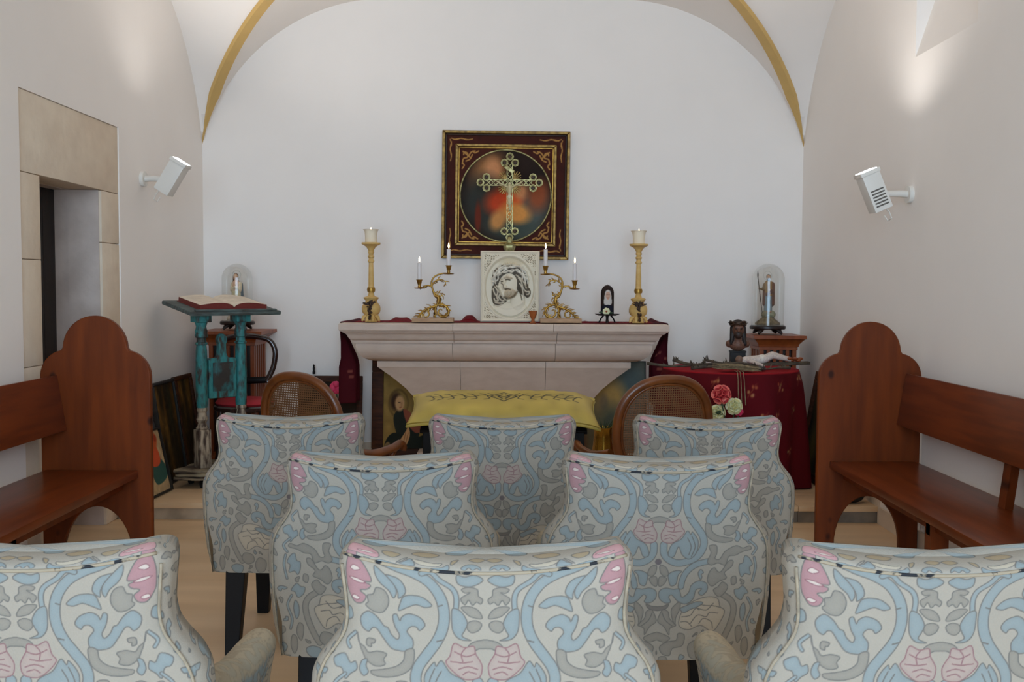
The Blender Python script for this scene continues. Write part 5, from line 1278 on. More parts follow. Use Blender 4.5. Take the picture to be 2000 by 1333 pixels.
for a in (35, 145, 215, 325):
    c, s = -0.055 + math.cos(math.radians(a)) * 0.215, -0.1 + math.sin(math.radians(a)) * 0.15
    g = G(); g.box(c - 0.012, c + 0.012, s - 0.018, s + 0.018, 0.03, 0.056); cf = g.build('castor_fork', 'iron', lec, smooth=0)
    g = G(); g.tube([(c - 0.011, s, 0.026), (c + 0.011, s, 0.026)], 0.026, 16); g.build('castor_wheel', 'rubber', cf)
# paddle-shaped panel between the posts
pd = [(-0.115, 0.555), (0.115, 0.555), (0.120, 0.565), (0.120, 0.80), (0.110, 0.812), (0.05, 0.815), (0.036, 0.835), (0.030, 0.875), (0.030, 0.905)] + arc(0.0, 0.93, 0.040, -35, 215, 12) + [(-0.030, 0.905), (-0.030, 0.875), (-0.036, 0.835), (-0.05, 0.815), (-0.110, 0.812), (-0.120, 0.80), (-0.120, 0.565)]
g = G(); pd = [(-0.055 + x * 0.80, z) for x, z in pd]; g.prism(pd, 'y', -0.122, -0.078); sp = g.build('paddle_panel', 'teal_paint', lec, smooth=30, bevel=0.008)
g = G(); g.box(-0.125, 0.015, -0.127, -0.121, 0.60, 0.785, 0.002); g.build('panel_field', 'teal_dark', sp)

# open book on the desk
bk = empty('open_book', (0, 0, 0), 0, 'large open red-edged book lying on the teal lectern', 'book')
DM = Matrix.Translation(lec.location) @ Matrix.Rotation(LA, 4, 'Z') @ Matrix.Translation((0.0, 0.0, 1.135)) @ Matrix.Rotation(math.radians(8.6), 4, 'X') @ Matrix.Translation((0.01, 0.01, 0.0145))
bk.matrix_world = DM
cb = Canvas(1, 1, 220, (224, 210, 190)); cb.noise(0.02, 20)
for k in range(17):
    y = 0.14 + k * 0.042
    for x0, x1 in ((0.08, 0.44), (0.56, 0.92)):
        x = x0
        while x < x1 - 0.02:
            w = 0.015 + 0.05 * random.random(); 
            if random.random() > 0.15: cb.stroke([(x, y), (min(x + w, x1), y)], 0.008, (176, 160, 142), smooth=False)
            x += w + 0.012
def pagez(u):
    d = np.abs(u); return 0.034 * np.sin(np.clip(d / 0.5, 0, 1) ** 0.55 * PI * 0.80) + 0.002
nx, ny = 120, 80; U, V = np.meshgrid(np.linspace(-0.5, 0.5, nx), np.linspace(0, 1, ny))
P = np.stack([U * 0.46, -0.165 + V * 0.33, pagez(U) + 0.008], -1)
me = np_mesh('pages', P.reshape(-1, 3), grid_quads(nx, ny)); set_colors(me, cb.sample(U + 0.5, 1 - V).reshape(-1, 3)); link('pages', me, 'paper', bk, smooth=180)
g = G()                                              # red page edges below the leaves
us = np.linspace(-0.5, 0.5, 41)
for y in (-0.1645, 0.1645):
    g.add([(u * 0.46, y, float(pagez(u)) + 0.0075) for u in us] + [(u * 0.46, y, 0.004) for u in us], [(i, i + 1, i + 42, i + 41) for i in range(40)])
for u in (-0.5, 0.5): g.add([(u * 0.46, -0.1645, 0.004), (u * 0.46, 0.1645, 0.004), (u * 0.46, 0.1645, float(pagez(u)) + 0.0075), (u * 0.46, -0.1645, float(pagez(u)) + 0.0075)], [(0, 1, 2, 3)])
g.build('page_edges', 'book_red', bk, smooth=0, recalc=False)
g = G(); g.box(-0.238, 0.238, -0.172, 0.172, 0.0, 0.0045, 0.001); g.build('cover', 'book_red', bk)

# ------------------------------------------------------------------ pedestals with glass domes
def pedestal(px, py_top, Y, half, label, slots):
    p = at(px, py_top, Y); H = p.z - ZP
    o = empty('pedestal', (p.x, Y, ZP), 0, label, 'pedestal', 'slotted wooden pedestals'); h = half
    def ring(pr): 
        g = G(); v = []; n = len(pr)
        for w, z in pr: v += [(-w, -w, z), (w, -w, z), (w, w, z), (-w, w, z)]
        f = [(3, 2, 1, 0), tuple((n - 1) * 4 + j for j in range(4))]
        for k in range(n - 1):
            for j in range(4): f.append((k * 4 + j, k * 4 + (j + 1) % 4, (k + 1) * 4 + (j + 1) % 4, (k + 1) * 4 + j))
        g.add(v, f); return g
    b = h * 0.70
    ring([(b + 0.045, 0), (b + 0.045, 0.06), (b + 0.02, 0.08), (b, 0.085)]).build('plinth', 'orange_wood', o, smooth=30)
    zc = H - 0.105
    for sx in (-1, 1):
        for sy in (-1, 1): g = G(); g.box(sx * b - 0.028 * (sx > 0) * 1.0 if sx > 0 else -b, b if sx > 0 else -b + 0.028, (b - 0.028) if sy > 0 else -b, b if sy > 0 else -b + 0.028, 0.085, zc); g.build('corner_post', 'orange_wood', o, smooth=0)
    n = slots; wgap = (2 * b - 0.056); st = wgap / (2 * n + 1)
    for k in range(n):
        for yy in (-b + 0.004, b - 0.020):
            x = -b + 0.028 + (2 * k + 1) * st; g = G(); g.box(x, x + st, yy, yy + 0.016, 0.085, zc); g.build('slat', 'orange_wood', o, smooth=0)
        for xx in (-b + 0.004, b - 0.020):
            y = -b + 0.028 + (2 * k + 1) * st; g = G(); g.box(xx, xx + 0.016, y, y + st, 0.085, zc); g.build('slat', 'orange_wood', o, smooth=0)
    g = G(); g.box(-b + 0.03, b - 0.03, -b + 0.03, b - 0.03, 0.085, zc); g.build('inner_box', 'dark_wood', o, smooth=0)
    ring([(b, zc), (b + 0.006, zc + 0.002), (b + 0.006, zc + 0.022), (b + 0.012, zc + 0.026), (b + 0.014, zc + 0.04), (b + 0.028, zc + 0.058), (h - 0.012, zc + 0.076), (h - 0.006, zc + 0.080), (h, zc + 0.082), (h, H)]).build('cornice', 'orange_wood', o, smooth=30)
    return Vector((p.x, Y, p.z))
def dome_set(base, px, lab_st, lab_dome, r, h, stand_r):
    o = empty('dome_stand', (base.x, base.y, base.z), 0, lab_st, 'stand', 'small dark dome stands')
    g = G(); g.lathe([(0.0, 0.040), (stand_r * 0.96, 0.040), (stand_r, 0.046), (stand_r, 0.060), (stand_r * 0.95, 0.066), (0.0, 0.066)], 32, sy=0.9); g.build('stand_board', 'dark_wood', o)
    for a in (45, 135, 225, 315):
        c, s = math.cos(math.radians(a)), math.sin(math.radians(a)); g = G(); g.tube([(0.6 * stand_r * c, 0.6 * stand_r * s, 0.045), (0.75 * stand_r * c, 0.75 * stand_r * s, 0.028), (0.92 * stand_r * c, 0.9 * stand_r * s, 0.009)], [0.020, 0.016, 0.008], 8); g.build('foot', 'dark_wood', o)
    z = base.z + 0.067
    d = empty('glass_dome', (base.x, base.y, z), 0, lab_dome, 'glass dome', 'glass domes over statuettes')
    pr = [(r, 0.0), (r, h - r)] + [(r * math.cos(a), h - r + r * math.sin(a)) for a in np.linspace(0.06, PI / 2, 16)]
    g = G(); v = []; n = 48
    g.lathe(pr[:-1] + [(0.0005, h)], n); me_o = g.build('glass_shell', 'glass', d, smooth=60)
    g = G(); g.tube([(r * math.cos(a), r * math.sin(a), 0.003) for a in np.linspace(0, 2 * PI, 48)], 0.003, 6, cap=False); g.build('rim', 'glass', d, smooth=180)
    return z
bl = pedestal(464, 645, 7.255, 0.232, 'orange-brown slotted wooden pedestal behind the teal lectern', 4)
zl = dome_set(bl, 463, 'small dark footed stand on the pedestal behind the lectern', 'clear glass dome over the small praying statuette behind the lectern', 0.108, 0.415, 0.125)
br = pedestal(1511, 654, 7.20, 0.186, 'orange-brown slotted wooden pedestal behind the red-clothed table', 4)
zr = dome_set(br + Vector((-0.045, 0, 0)), 1499, 'small dark footed stand on the pedestal behind the red table', 'clear glass dome over the robed statuette holding a staff', 0.114, 0.445, 0.128)

# praying statuette (left)
o = empty('statuette', (bl.x - 0.005, bl.y, zl + 0.003), 0, 'small painted statuette of a veiled praying woman under the left dome', 'statuette'); o.scale = (1.18, 1.18, 1.18)
g = G(); g.lathe([(0.0, 0), (0.06, 0), (0.062, 0.012), (0.05, 0.03), (0.048, 0.05), (0.04, 0.075), (0.0, 0.078)], 24, fold=lambda a, z: 1 + 0.05 * math.sin(5 * a)); g.build('cloud_base', 'limestone', o)
CR, SKN, BLU, BRN = (206, 188, 146), (208, 168, 138), (84, 102, 112), (96, 60, 36)
zf = 0.072
figure('figure', [('c', (0, 0, zf + 0.01), (0, 0, zf + 0.11), 0.036, 0.026, CR), ('c', (-0.014, -0.012, zf + 0.01), (-0.010, -0.012, zf + 0.10), 0.02, 0.016, CR), ('c', (0, 0, zf + 0.11), (-0.002, 0, zf + 0.155), 0.026, 0.022, (214, 170, 140)),
    ('c', (0.026, 0.008, zf + 0.006), (0.024, 0.008, zf + 0.15), 0.020, 0.014, BLU), ('c', (-0.024, 0.012, zf + 0.006), (-0.022, 0.010, zf + 0.10), 0.014, 0.010, BLU), ('c', (0.0, 0.02, zf + 0.01), (0.0, 0.016, zf + 0.16), 0.028, 0.018, BLU),
    ('e', (-0.003, -0.006, zf + 0.197), (0.0135, 0.0145, 0.018), SKN), ('e', (-0.004, 0.003, zf + 0.202), (0.0155, 0.0150, 0.0185), BRN), ('c', (-0.014, 0.0, zf + 0.195), (-0.016, -0.004, zf + 0.155), 0.008, 0.006, BRN), ('c', (-0.003, 0, zf + 0.17), (-0.003, 0, zf + 0.185), 0.008, 0.008, SKN),
    ('c', (-0.024, 0, zf + 0.155), (-0.026, -0.014, zf + 0.115), 0.011, 0.010, (216, 196, 162)), ('c', (-0.026, -0.014, zf + 0.115), (-0.004, -0.034, zf + 0.135), 0.009, 0.006, (216, 196, 162)), ('c', (0.022, 0, zf + 0.155), (0.024, -0.014, zf + 0.115), 0.011, 0.010, (216, 196, 162)), ('c', (0.024, -0.014, zf + 0.115), (0.0, -0.034, zf + 0.135), 0.009, 0.006, (216, 196, 162)), ('c', (-0.003, -0.034, zf + 0.135), (-0.004, -0.03, zf + 0.155), 0.006, 0.004, SKN)], 0.0042, o, smooth_it=1)
g = G(); g.tube([(-0.003 + 0.026 * math.cos(a), 0.016, zf + 0.21 + 0.026 * math.sin(a)) for a in np.linspace(0, 2 * PI, 24)], 0.0016, 6, cap=False); g.build('halo', 'silver', o, smooth=180)

# robed statuette with staff (right)
o = empty('statuette', (br.x - 0.045, br.y, zr + 0.003), 0, 'painted statuette of a robed man with staff under the right dome', 'statuette')
g = G(); g.lathe([(0.0, 0), (0.085, 0), (0.088, 0.012), (0.078, 0.022), (0.055, 0.04), (0.04, 0.055), (0.0, 0.06)], 28, fold=lambda a, z: 1 + 0.05 * math.sin(5 * a + 1)); g.build('rock_base', 'straw', o)
figure('cloud_globes', [('e', (-0.022, -0.01, 0.078), (0.03, 0.03, 0.028), (120, 110, 80)), ('e', (0.024, -0.012, 0.076), (0.03, 0.03, 0.03), (140, 136, 106)), ('e', (0, 0.02, 0.075), (0.03, 0.025, 0.028), (128, 120, 90))], 0.005, o)
zf = 0.092; RB, MT, GD, GR = (112, 122, 124), (104, 66, 48), (150, 112, 60), (120, 90, 50)
figure('figure', [('c', (0.0, 0, zf + 0.012), (0.0, 0, zf + 0.13), 0.030, 0.027, RB), ('c', (-0.012, -0.016, zf + 0.01), (-0.008, -0.014, zf + 0.12), 0.014, 0.012, RB), ('c', (0.010, -0.016, zf + 0.01), (0.006, -0.014, zf + 0.12), 0.014, 0.012, (128, 138, 140)),
    ('c', (0, 0, zf + 0.13), (0, 0, zf + 0.205), 0.030, 0.028, GD), ('c', (0.028, 0.0, zf + 0.06), (0.026, 0.004, zf + 0.20), 0.020, 0.022, MT), ('c', (-0.026, 0.002, zf + 0.06), (-0.020, 0.006, zf + 0.19), 0.015, 0.018, MT), ('c', (-0.012, -0.02, zf + 0.13), (0.026, -0.018, zf + 0.15), 0.014, 0.014, MT), ('c', (0.0, 0.014, zf + 0.02), (0.0, 0.012, zf + 0.20), 0.024, 0.026, GR),
    ('e', (-0.002, -0.008, zf + 0.250), (0.015, 0.016, 0.020), (188, 150, 122)), ('e', (0.0, 0.002, zf + 0.256), (0.0165, 0.0165, 0.019), (44, 32, 26)), ('e', (-0.003, -0.018, zf + 0.237), (0.010, 0.008, 0.013), (56, 40, 30)), ('c', (0, 0, zf + 0.215), (0, 0, zf + 0.235), 0.010, 0.010, (188, 150, 122)),
    ('c', (-0.026, 0, zf + 0.20), (-0.040, -0.012, zf + 0.165), 0.012, 0.010, GR), ('c', (-0.040, -0.012, zf + 0.165), (-0.068, -0.02, zf + 0.170), 0.009, 0.006, GR), ('e', (-0.071, -0.02, zf + 0.172), (0.007, 0.007, 0.007), (188, 150, 122)), ('c', (0.03, 0, zf + 0.20), (0.034, -0.014, zf + 0.155), 0.012, 0.010, MT), ('c', (0.034, -0.014, zf + 0.155), (0.006, -0.032, zf + 0.158), 0.009, 0.007, MT), ('e', (0.002, -0.033, zf + 0.16), (0.007, 0.006, 0.006), (188, 150, 122)),
    ('c', (-0.014, -0.03, zf + 0.003), (-0.012, -0.012, zf + 0.006), 0.008, 0.008, (150, 110, 84)), ('c', (0.012, -0.03, zf + 0.003), (0.010, -0.012, zf + 0.006), 0.008, 0.008, (150, 110, 84))], 0.0042, o, smooth_it=1)
g = G(); g.tube([(-0.048, -0.03, zf - 0.005), (-0.074, -0.024, zf + 0.19), (-0.082, -0.024, zf + 0.255)], 0.0028, 8); g.tube([(-0.082, -0.024, zf + 0.25), (-0.083, -0.024, zf + 0.27), (-0.0835, -0.024, zf + 0.30)], [0.003, 0.006, 0.0008], 8); g.build('staff', 'bronze_ornament', o)
g = G(); g.tube([(-0.002 + 0.03 * math.cos(a), 0.018, zf + 0.265 + 0.03 * math.sin(a)) for a in np.linspace(0, 2 * PI, 24)], 0.0013, 6, cap=False); g.build('halo', 'silver', o, smooth=180)

# ------------------------------------------------------------------ bentwood chair behind the lectern
p = at(485, 700, 6.98)
o = empty('bentwood_chair', (p.x, 6.93, ZP), math.radians(4), 'dark bentwood armchair with red seat behind the teal lectern', 'chair')
g = G(); hoop = [(-0.16, 0.05, 0.48), (-0.175, 0.055, 0.70), (-0.185, 0.06, 0.83), (-0.15, 0.06, 0.905), (-0.06, 0.06, 0.925), (0.06, 0.06, 0.922), (0.15, 0.06, 0.895), (0.188, 0.06, 0.82), (0.178, 0.06, 0.72), (0.15, 0.06, 0.65), (0.13, 0.06, 0.615)]
def sp3(P, n=6): return [tuple(q) for q in spline(P, False, n)]
g.tube(sp3(hoop), 0.019, 12); g.build('back_hoop', 'bentwood', o, smooth=180)
g = G(); g.tube(sp3([(-0.18, 0.055, 0.63), (-0.06, 0.06, 0.615), (0.06, 0.06, 0.615), (0.14, 0.06, 0.62)]), 0.024, 10, flat=0.6); g.build('back_rail', 'black_wood', o, smooth=180)
g = G(); g.tube(sp3([(0.13, 0.06, 0.615), (0.15, 0.055, 0.55), (0.16, 0.05, 0.45)]), 0.016, 10); g.build('back_stay', 'bentwood', o, smooth=180)
g = G(); g.lathe([(0.0, 0.42), (0.20, 0.42), (0.212, 0.43), (0.212, 0.45), (0.20, 0.46), (0.0, 0.46)], 40, cy=-0.06); g.build('seat_ring', 'bentwood', o)
g = G(); g.lathe([(0.19, 0.46), (0.20, 0.475), (0.185, 0.495), (0.10, 0.505), (0.0, 0.506)], 40, cy=-0.06); g.build('seat_pad', 'red_seat', o, smooth=60)
for x, y in ((-0.15, 0.06), (0.15, 0.06), (-0.14, -0.2), (0.14, -0.2)):
    g = G(); g.tube([(x * 0.95, y, 0.44), (x * 1.05, y * 1.05, 0.22), (x * 1.2, y * 1.15, 0.0)], [0.019, 0.017, 0.013], 10); g.build('leg', 'bentwood', o, smooth=60)
g = G(); g.tube([(0.15 * math.cos(a), -0.06 + 0.15 * math.sin(a), 0.20) for a in np.linspace(0, 2 * PI, 32)], 0.009, 8, cap=False); g.build('ring_stretcher', 'bentwood', o, smooth=180)

# ------------------------------------------------------------------ pictures leaning on the walls
def leaning(name, label, c, w, h, rz, lean, canvas, fw, fmat, nx=90, depth=0.028, cat='painting', arch=False, group=None):
    """c: foot of the picture (bottom centre, on the ground); faces local -Y; leans back"""
    o = empty(name, c, rz, label, cat, group)
    R = (lean * -1, 0, 0)
    for (x0, x1, z0, z1) in ((-w / 2, w / 2, 0, fw), (-w / 2, w / 2, h - fw, h), (-w / 2, -w / 2 + fw, fw, h - fw), (w / 2 - fw, w / 2, fw, h - fw)):
        g = G(); g.box(x0, x1, -depth, 0, z0, z1, min(0.006, fw * 0.2)); q = g.build('frame_rail', fmat, o); q.rotation_euler = R
    g = G(); g.box(-w / 2 + 0.003, w / 2 - 0.003, -0.008, -0.001, 0.003, h - 0.003); q = g.build('backing_board', 'frame_brown', o, smooth=0); q.rotation_euler = R
    q = picture('painted_panel', w - 1.6 * fw, h - 1.6 * fw, canvas, 1, 1, nx, int(nx * h / w), 'canvas_paint', o, y=-depth * 0.45, z0=fw * 0.8); q.rotation_euler = R
    return o
def cv_dark(seed):
    c = Canvas(1, 1, 120, (52, 40, 24)); 
    for k in range(16): c.blob(random.random(), random.random(), 0.04 + 0.08 * random.random(), 0.12 + 0.2 * random.random(), random.choice([(104, 70, 26), (74, 52, 22), (36, 30, 20), (96, 44, 24), (60, 56, 36), (120, 88, 40)]), soft=0.7, amount=0.8)
    c.noise(0.12, 5); return c
# two tall narrow panels on the left wall (facing +X)
c = Vector((XL + 0.115, 6.47, ZP)); leaning('icon_panel', 'tall narrow dark icon panel on the left wall, nearer the bench', c, 0.40, 0.66, math.radians(90), math.radians(8), cv_dark(1), 0.02, 'frame_black', 70)
c = Vector((XL + 0.115, 6.855, ZP)); leaning('icon_panel', 'tall narrow dark icon panel on the left wall, just behind the lectern', c, 0.36, 0.665, math.radians(90), math.radians(8), cv_dark(2), 0.03, 'frame_brown', 70)
# small bright painting near the bench
c1 = Canvas(1, 1, 160, (186, 160, 120)); c1.noise(0.05, 10)
c1.poly([(0.30, 0.50), (0.70, 0.44), (0.98, 0.60), (0.95, 0.80), (0.40, 0.85)], (58, 92, 84)); c1.poly([(0.35, 0.25), (0.72, 0.26), (0.80, 0.50), (0.60, 0.58), (0.35, 0.52)], (206, 88, 54)); c1.blob(0.60, 0.16, 0.22, 0.15, (186, 88, 48), 0.2); c1.blob(0.50, 0.17, 0.10, 0.10, (206, 160, 124), 0.2); c1.blob(0.75, 0.13, 0.08, 0.06, (150, 60, 36), 0.4)
c = Vector((XL + 0.17, 6.03, ZP)); leaning('small_painting', 'small bright figure painting on the platform beside the bench end', c, 0.30, 0.40, math.radians(86), math.radians(12), c1, 0.012, 'frame_black', 80)
# framed picture behind the left caned chair
c2 = Canvas(1, 1, 120, (44, 32, 22)); c2.noise(0.08, 8); c2.blob(0.2, 0.55, 0.25, 0.12, (150, 116, 48), 0.6); c2.blob(0.6, 0.2, 0.08, 0.05, (170, 160, 140), 0.5); c2.blob(0.5, 0.8, 0.4, 0.15, (84, 40, 26), 0.6)
pA = at(580, 735, 7.36); pB = at(706, 735, 7.36); pc = (pA + pB) / 2
fr = leaning('framed_picture', 'brown framed dark picture on the back wall behind the caned chair', Vector((pc.x, 7.36, ZP)), pB.x - pA.x, pc.z - ZP, 0, math.radians(8), c2, 0.045, 'frame_brown', 70)
g = G(); g.lathe([(0.010, 0), (0.011, 0.01), (0.008, 0.03), (0.009, 0.045), (0.006, 0.055), (0.008, 0.064), (0.004, 0.07), (0, 0.075)], 10); q = g.build('finial', 'black_wood', fr); f_ = at(613, 728, 7.44); q.location = (f_.x - pc.x, 7.44 - 7.36, f_.z - ZP - 0.012)
# saints painting left of the altar pedestal
c3 = Canvas(1, 1.25, 220, (150, 122, 66)); c3.noise(0.06, 14)
c3.blob(0.28, 0.42, 0.16, 0.17, (96, 74, 40), 0.12); c3.blob(0.28, 0.42, 0.145, 0.155, (146, 118, 64), 0.08)
c3.poly([(0.20, 0.60), (0.32, 0.48), (0.46, 0.56), (0.56, 0.72), (0.62, 0.80), (0.50, 0.92), (0.30, 0.86)], (40, 44, 36)); c3.poly([(0.36, 0.50), (0.46, 0.52), (0.60, 0.66), (0.66, 0.74), (0.56, 0.78), (0.42, 0.66)], (150, 84, 62)); c3.blob(0.24, 0.40, 0.09, 0.11, (62, 42, 28), 0.3); c3.blob(0.30, 0.42, 0.075, 0.095, (206, 162, 112), 0.2); c3.stroke([(0.28, 0.41), (0.31, 0.41)], 0.012, (70, 48, 34)); c3.stroke([(0.30, 0.47), (0.33, 0.465)], 0.012, (150, 80, 60)); c3.blob(0.33, 0.43, 0.015, 0.03, (186, 140, 96), 0.4)
c3.poly([(0.05, 0.95), (0.20, 0.78), (0.50, 0.84), (0.75, 0.80), (0.98, 0.86), (0.98, 1.25), (0.10, 1.25)], (36, 40, 32)); c3.poly([(0.28, 0.92), (0.40, 0.76), (0.44, 0.70), (0.47, 0.80), (0.42, 0.92), (0.34, 1.0)], (206, 158, 106)); c3.stroke([(0.40, 0.78), (0.36, 0.92)], 0.01, (150, 100, 64)); c3.stroke([(0.44, 0.78), (0.40, 0.92)], 0.01, (150, 100, 64)); c3.poly([(0.60, 0.55), (0.72, 0.30), (0.80, 0.40), (0.82, 0.6), (0.70, 0.7)], (84, 70, 56)); c3.blob(0.82, 0.92, 0.12, 0.12, (140, 96, 58), 0.4); c3.poly([(0.02, 1.0), (0.14, 0.9), (0.22, 1.25), (0.02, 1.25)], (130, 108, 74))
pA = at(727, 722, 7.34); pB = at(884, 722, 7.34); pc = (pA + pB) / 2
leaning('saint_painting', 'dark-framed painting of a haloed figure left of the altar pedestal', Vector((pc.x, 7.29, ZP)), pB.x - pA.x, 0.74, 0, math.radians(6), c3, 0.085, 'frame_brown', 130)
# large blue-green painting right of the pedestal
c4 = Canvas(1, 1, 200, (118, 116, 100)); c4.noise(0.08, 18)
c4.blob(0.75, 0.25, 0.25, 0.3, (96, 110, 108), 0.5); c4.blob(0.40, 0.45, 0.26, 0.32, (176, 146, 92), 0.6); c4.blob(0.55, 0.36, 0.18, 0.14, (196, 158, 92), 0.5); c4.blob(0.28, 0.70, 0.14, 0.25, (120, 110, 84), 0.5); c4.blob(0.45, 0.42, 0.06, 0.09, (148, 124, 90), 0.4); c4.blob(0.15, 0.9, 0.08, 0.2, (126, 90, 66), 0.5); c4.blob(0.55, 0.65, 0.15, 0.2, (96, 100, 84), 0.5)
pA = at(1112, 705, 7.34); pB = at(1262, 705, 7.34); pc = (pA + pB) / 2
leaning('blue_painting', 'blue-green unframed painting leaning right of the altar pedestal', Vector((pc.x, 7.30, ZP)), pB.x - pA.x, pA.z - ZP, 0, math.radians(6), c4, 0.008, 'frame_black', 110)
# dark framed picture on the right wall behind the red table
c5 = Canvas(1, 1, 100, (58, 52, 34)); c5.noise(0.1, 8)
for k in range(8): c5.blob(random.random(), random.random(), 0.15, 0.2, random.choice([(96, 84, 44), (44, 52, 48), (80, 70, 40), (36, 32, 26)]), 0.6)
c = Vector((XR - 0.17, 6.54, ZP)); leaning('framed_picture', 'dark ornate framed picture on the right wall beside the red table', c, 0.62, 0.72, math.radians(-90), math.radians(10), c5, 0.055, 'frame_brown', 60)
# dark bundle on the platform edge seen through the bench arch
p = at(1693, 985, 6.05)
o = empty('cloth_bag', (XR - 0.125, 5.90, ZP), 0, 'small black bag on the platform seen through the right bench arch', 'bag')
figure('bag_body', [('e', (-0.02, 0, 0.055), (0.115, 0.075, 0.055), (30, 29, 28)), ('e', (0.05, 0.01, 0.09), (0.08, 0.06, 0.05), (34, 31, 29)), ('e', (-0.07, 0.0, 0.07), (0.05, 0.05, 0.05), (40, 34, 30))], 0.012, o, m='figure_paint'); o.scale = (0.72, 0.8, 0.8)
g = G(); g.tube(sp3([(-0.06, -0.03, 0.10), (-0.02, -0.05, 0.16), (0.05, -0.04, 0.16), (0.09, -0.02, 0.11)]), 0.008, 8); g.build('handle', 'charcoal', o, smooth=180)

# ================================================================== right corner: round table with red cloth
TX, TY, TZ, TR = 1.435, 6.52, 0.862, 0.432
o = empty('round_table', (TX, TY, ZP), 0, 'round side table hidden under the red embroidered cloth', 'table')
g = G(); g.lathe([(0.0, 0.72), (TR - 0.012, 0.72), (TR - 0.008, 0.73), (TR - 0.008, 0.745), (0.0, 0.752)], 48); g.build('tabletop', 'dark_wood', o)
g = G(); g.lathe([(0.0, 0.03), (0.16, 0.03), (0.10, 0.06), (0.05, 0.10), (0.04, 0.4), (0.06, 0.70), (0.0, 0.72)], 24); g.build('column', 'dark_wood', o)
for a in (90, 210, 330):
    c, s = math.cos(math.radians(a)), math.sin(math.radians(a)); g = G(); g.tube([(0.05 * c, 0.05 * s, 0.08), (0.18 * c, 0.18 * s, 0.06), (0.30 * c, 0.30 * s, 0.018)], [0.03, 0.024, 0.018], 8); g.build('foot', 'dark_wood', o)
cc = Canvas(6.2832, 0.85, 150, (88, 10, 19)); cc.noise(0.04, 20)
def sprig(a, v, sc=1.0):
    for k in range(5): cc.blob(a + (random.random() - 0.5) * 0.10 * sc, v + (random.random() - 0.5) * 0.05 * sc, 0.014 * sc, 0.008 * sc, random.choice([(168, 112, 70), (150, 76, 50), (180, 138, 100), (120, 100, 60)]), 0.3)
    cc.stroke([(a - 0.05 * sc, v + 0.035 * sc), (a, v), (a + 0.045 * sc, v - 0.03 * sc)], 0.006, (136, 74, 44))
for a, v, s in ((4.80, 0.10, 1.3), (5.25, 0.08, 1.2), (5.75, 0.05, 1.2), (4.95, 0.27, 1.2), (5.2, 0.26, 1.3), (5.6, 0.24, 1.0), (3.75, 0.06, 1.2), (4.3, 0.05, 1.0), (5.05, 0.45, 1), (5.5, 0.5, 1), (4.0, 0.3, 1), (3.4, 0.2, 1)): sprig(a, v, s)
nu, nv = 420, 120; V = np.zeros((nv, nu, 3)); C = np.zeros((nv, nu, 3)); th = np.arange(nu) / nu * 2 * PI
for j in range(nv):
    if j < 16: r = TR * 1.004 * j / 15.0; zz_ = 0.7535 + 0 * th; rr = r + 0 * th; dv = 0.0
    else:
        t = (j - 15) / (nv - 16); dv = t * 0.745; A_ = 0.080 * t ** 0.8 * (1 - 0.25 * t)
        f = np.sin(9 * th + 0.8 * np.sin(3 * th)) * 0.65 + 0.35 * np.sin(15 * th + 1.3)
        rr = TR * 1.006 + 0.012 * min(1, t * 8) + 0.03 * t + A_ * f + 0.02 * t * np.sin(2 * th + 0.5); zz_ = 0.7535 - dv + 0.004 + 0 * th - (0.004 if t > 0 else 0)
    V[j] = np.stack([rr * np.cos(th), rr * np.sin(th), np.maximum(zz_, 0.004)], -1)
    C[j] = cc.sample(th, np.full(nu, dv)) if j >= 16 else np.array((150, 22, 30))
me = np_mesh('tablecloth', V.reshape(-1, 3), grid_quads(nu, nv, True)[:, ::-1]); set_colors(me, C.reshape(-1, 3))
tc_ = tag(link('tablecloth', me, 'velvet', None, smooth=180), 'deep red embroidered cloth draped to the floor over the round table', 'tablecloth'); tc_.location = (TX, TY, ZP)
so = tc_.modifiers.new('thick', 'SOLIDIFY'); so.thickness = 0.002; so.offset = 1
ZT = TZ - 0.005 + 0.003

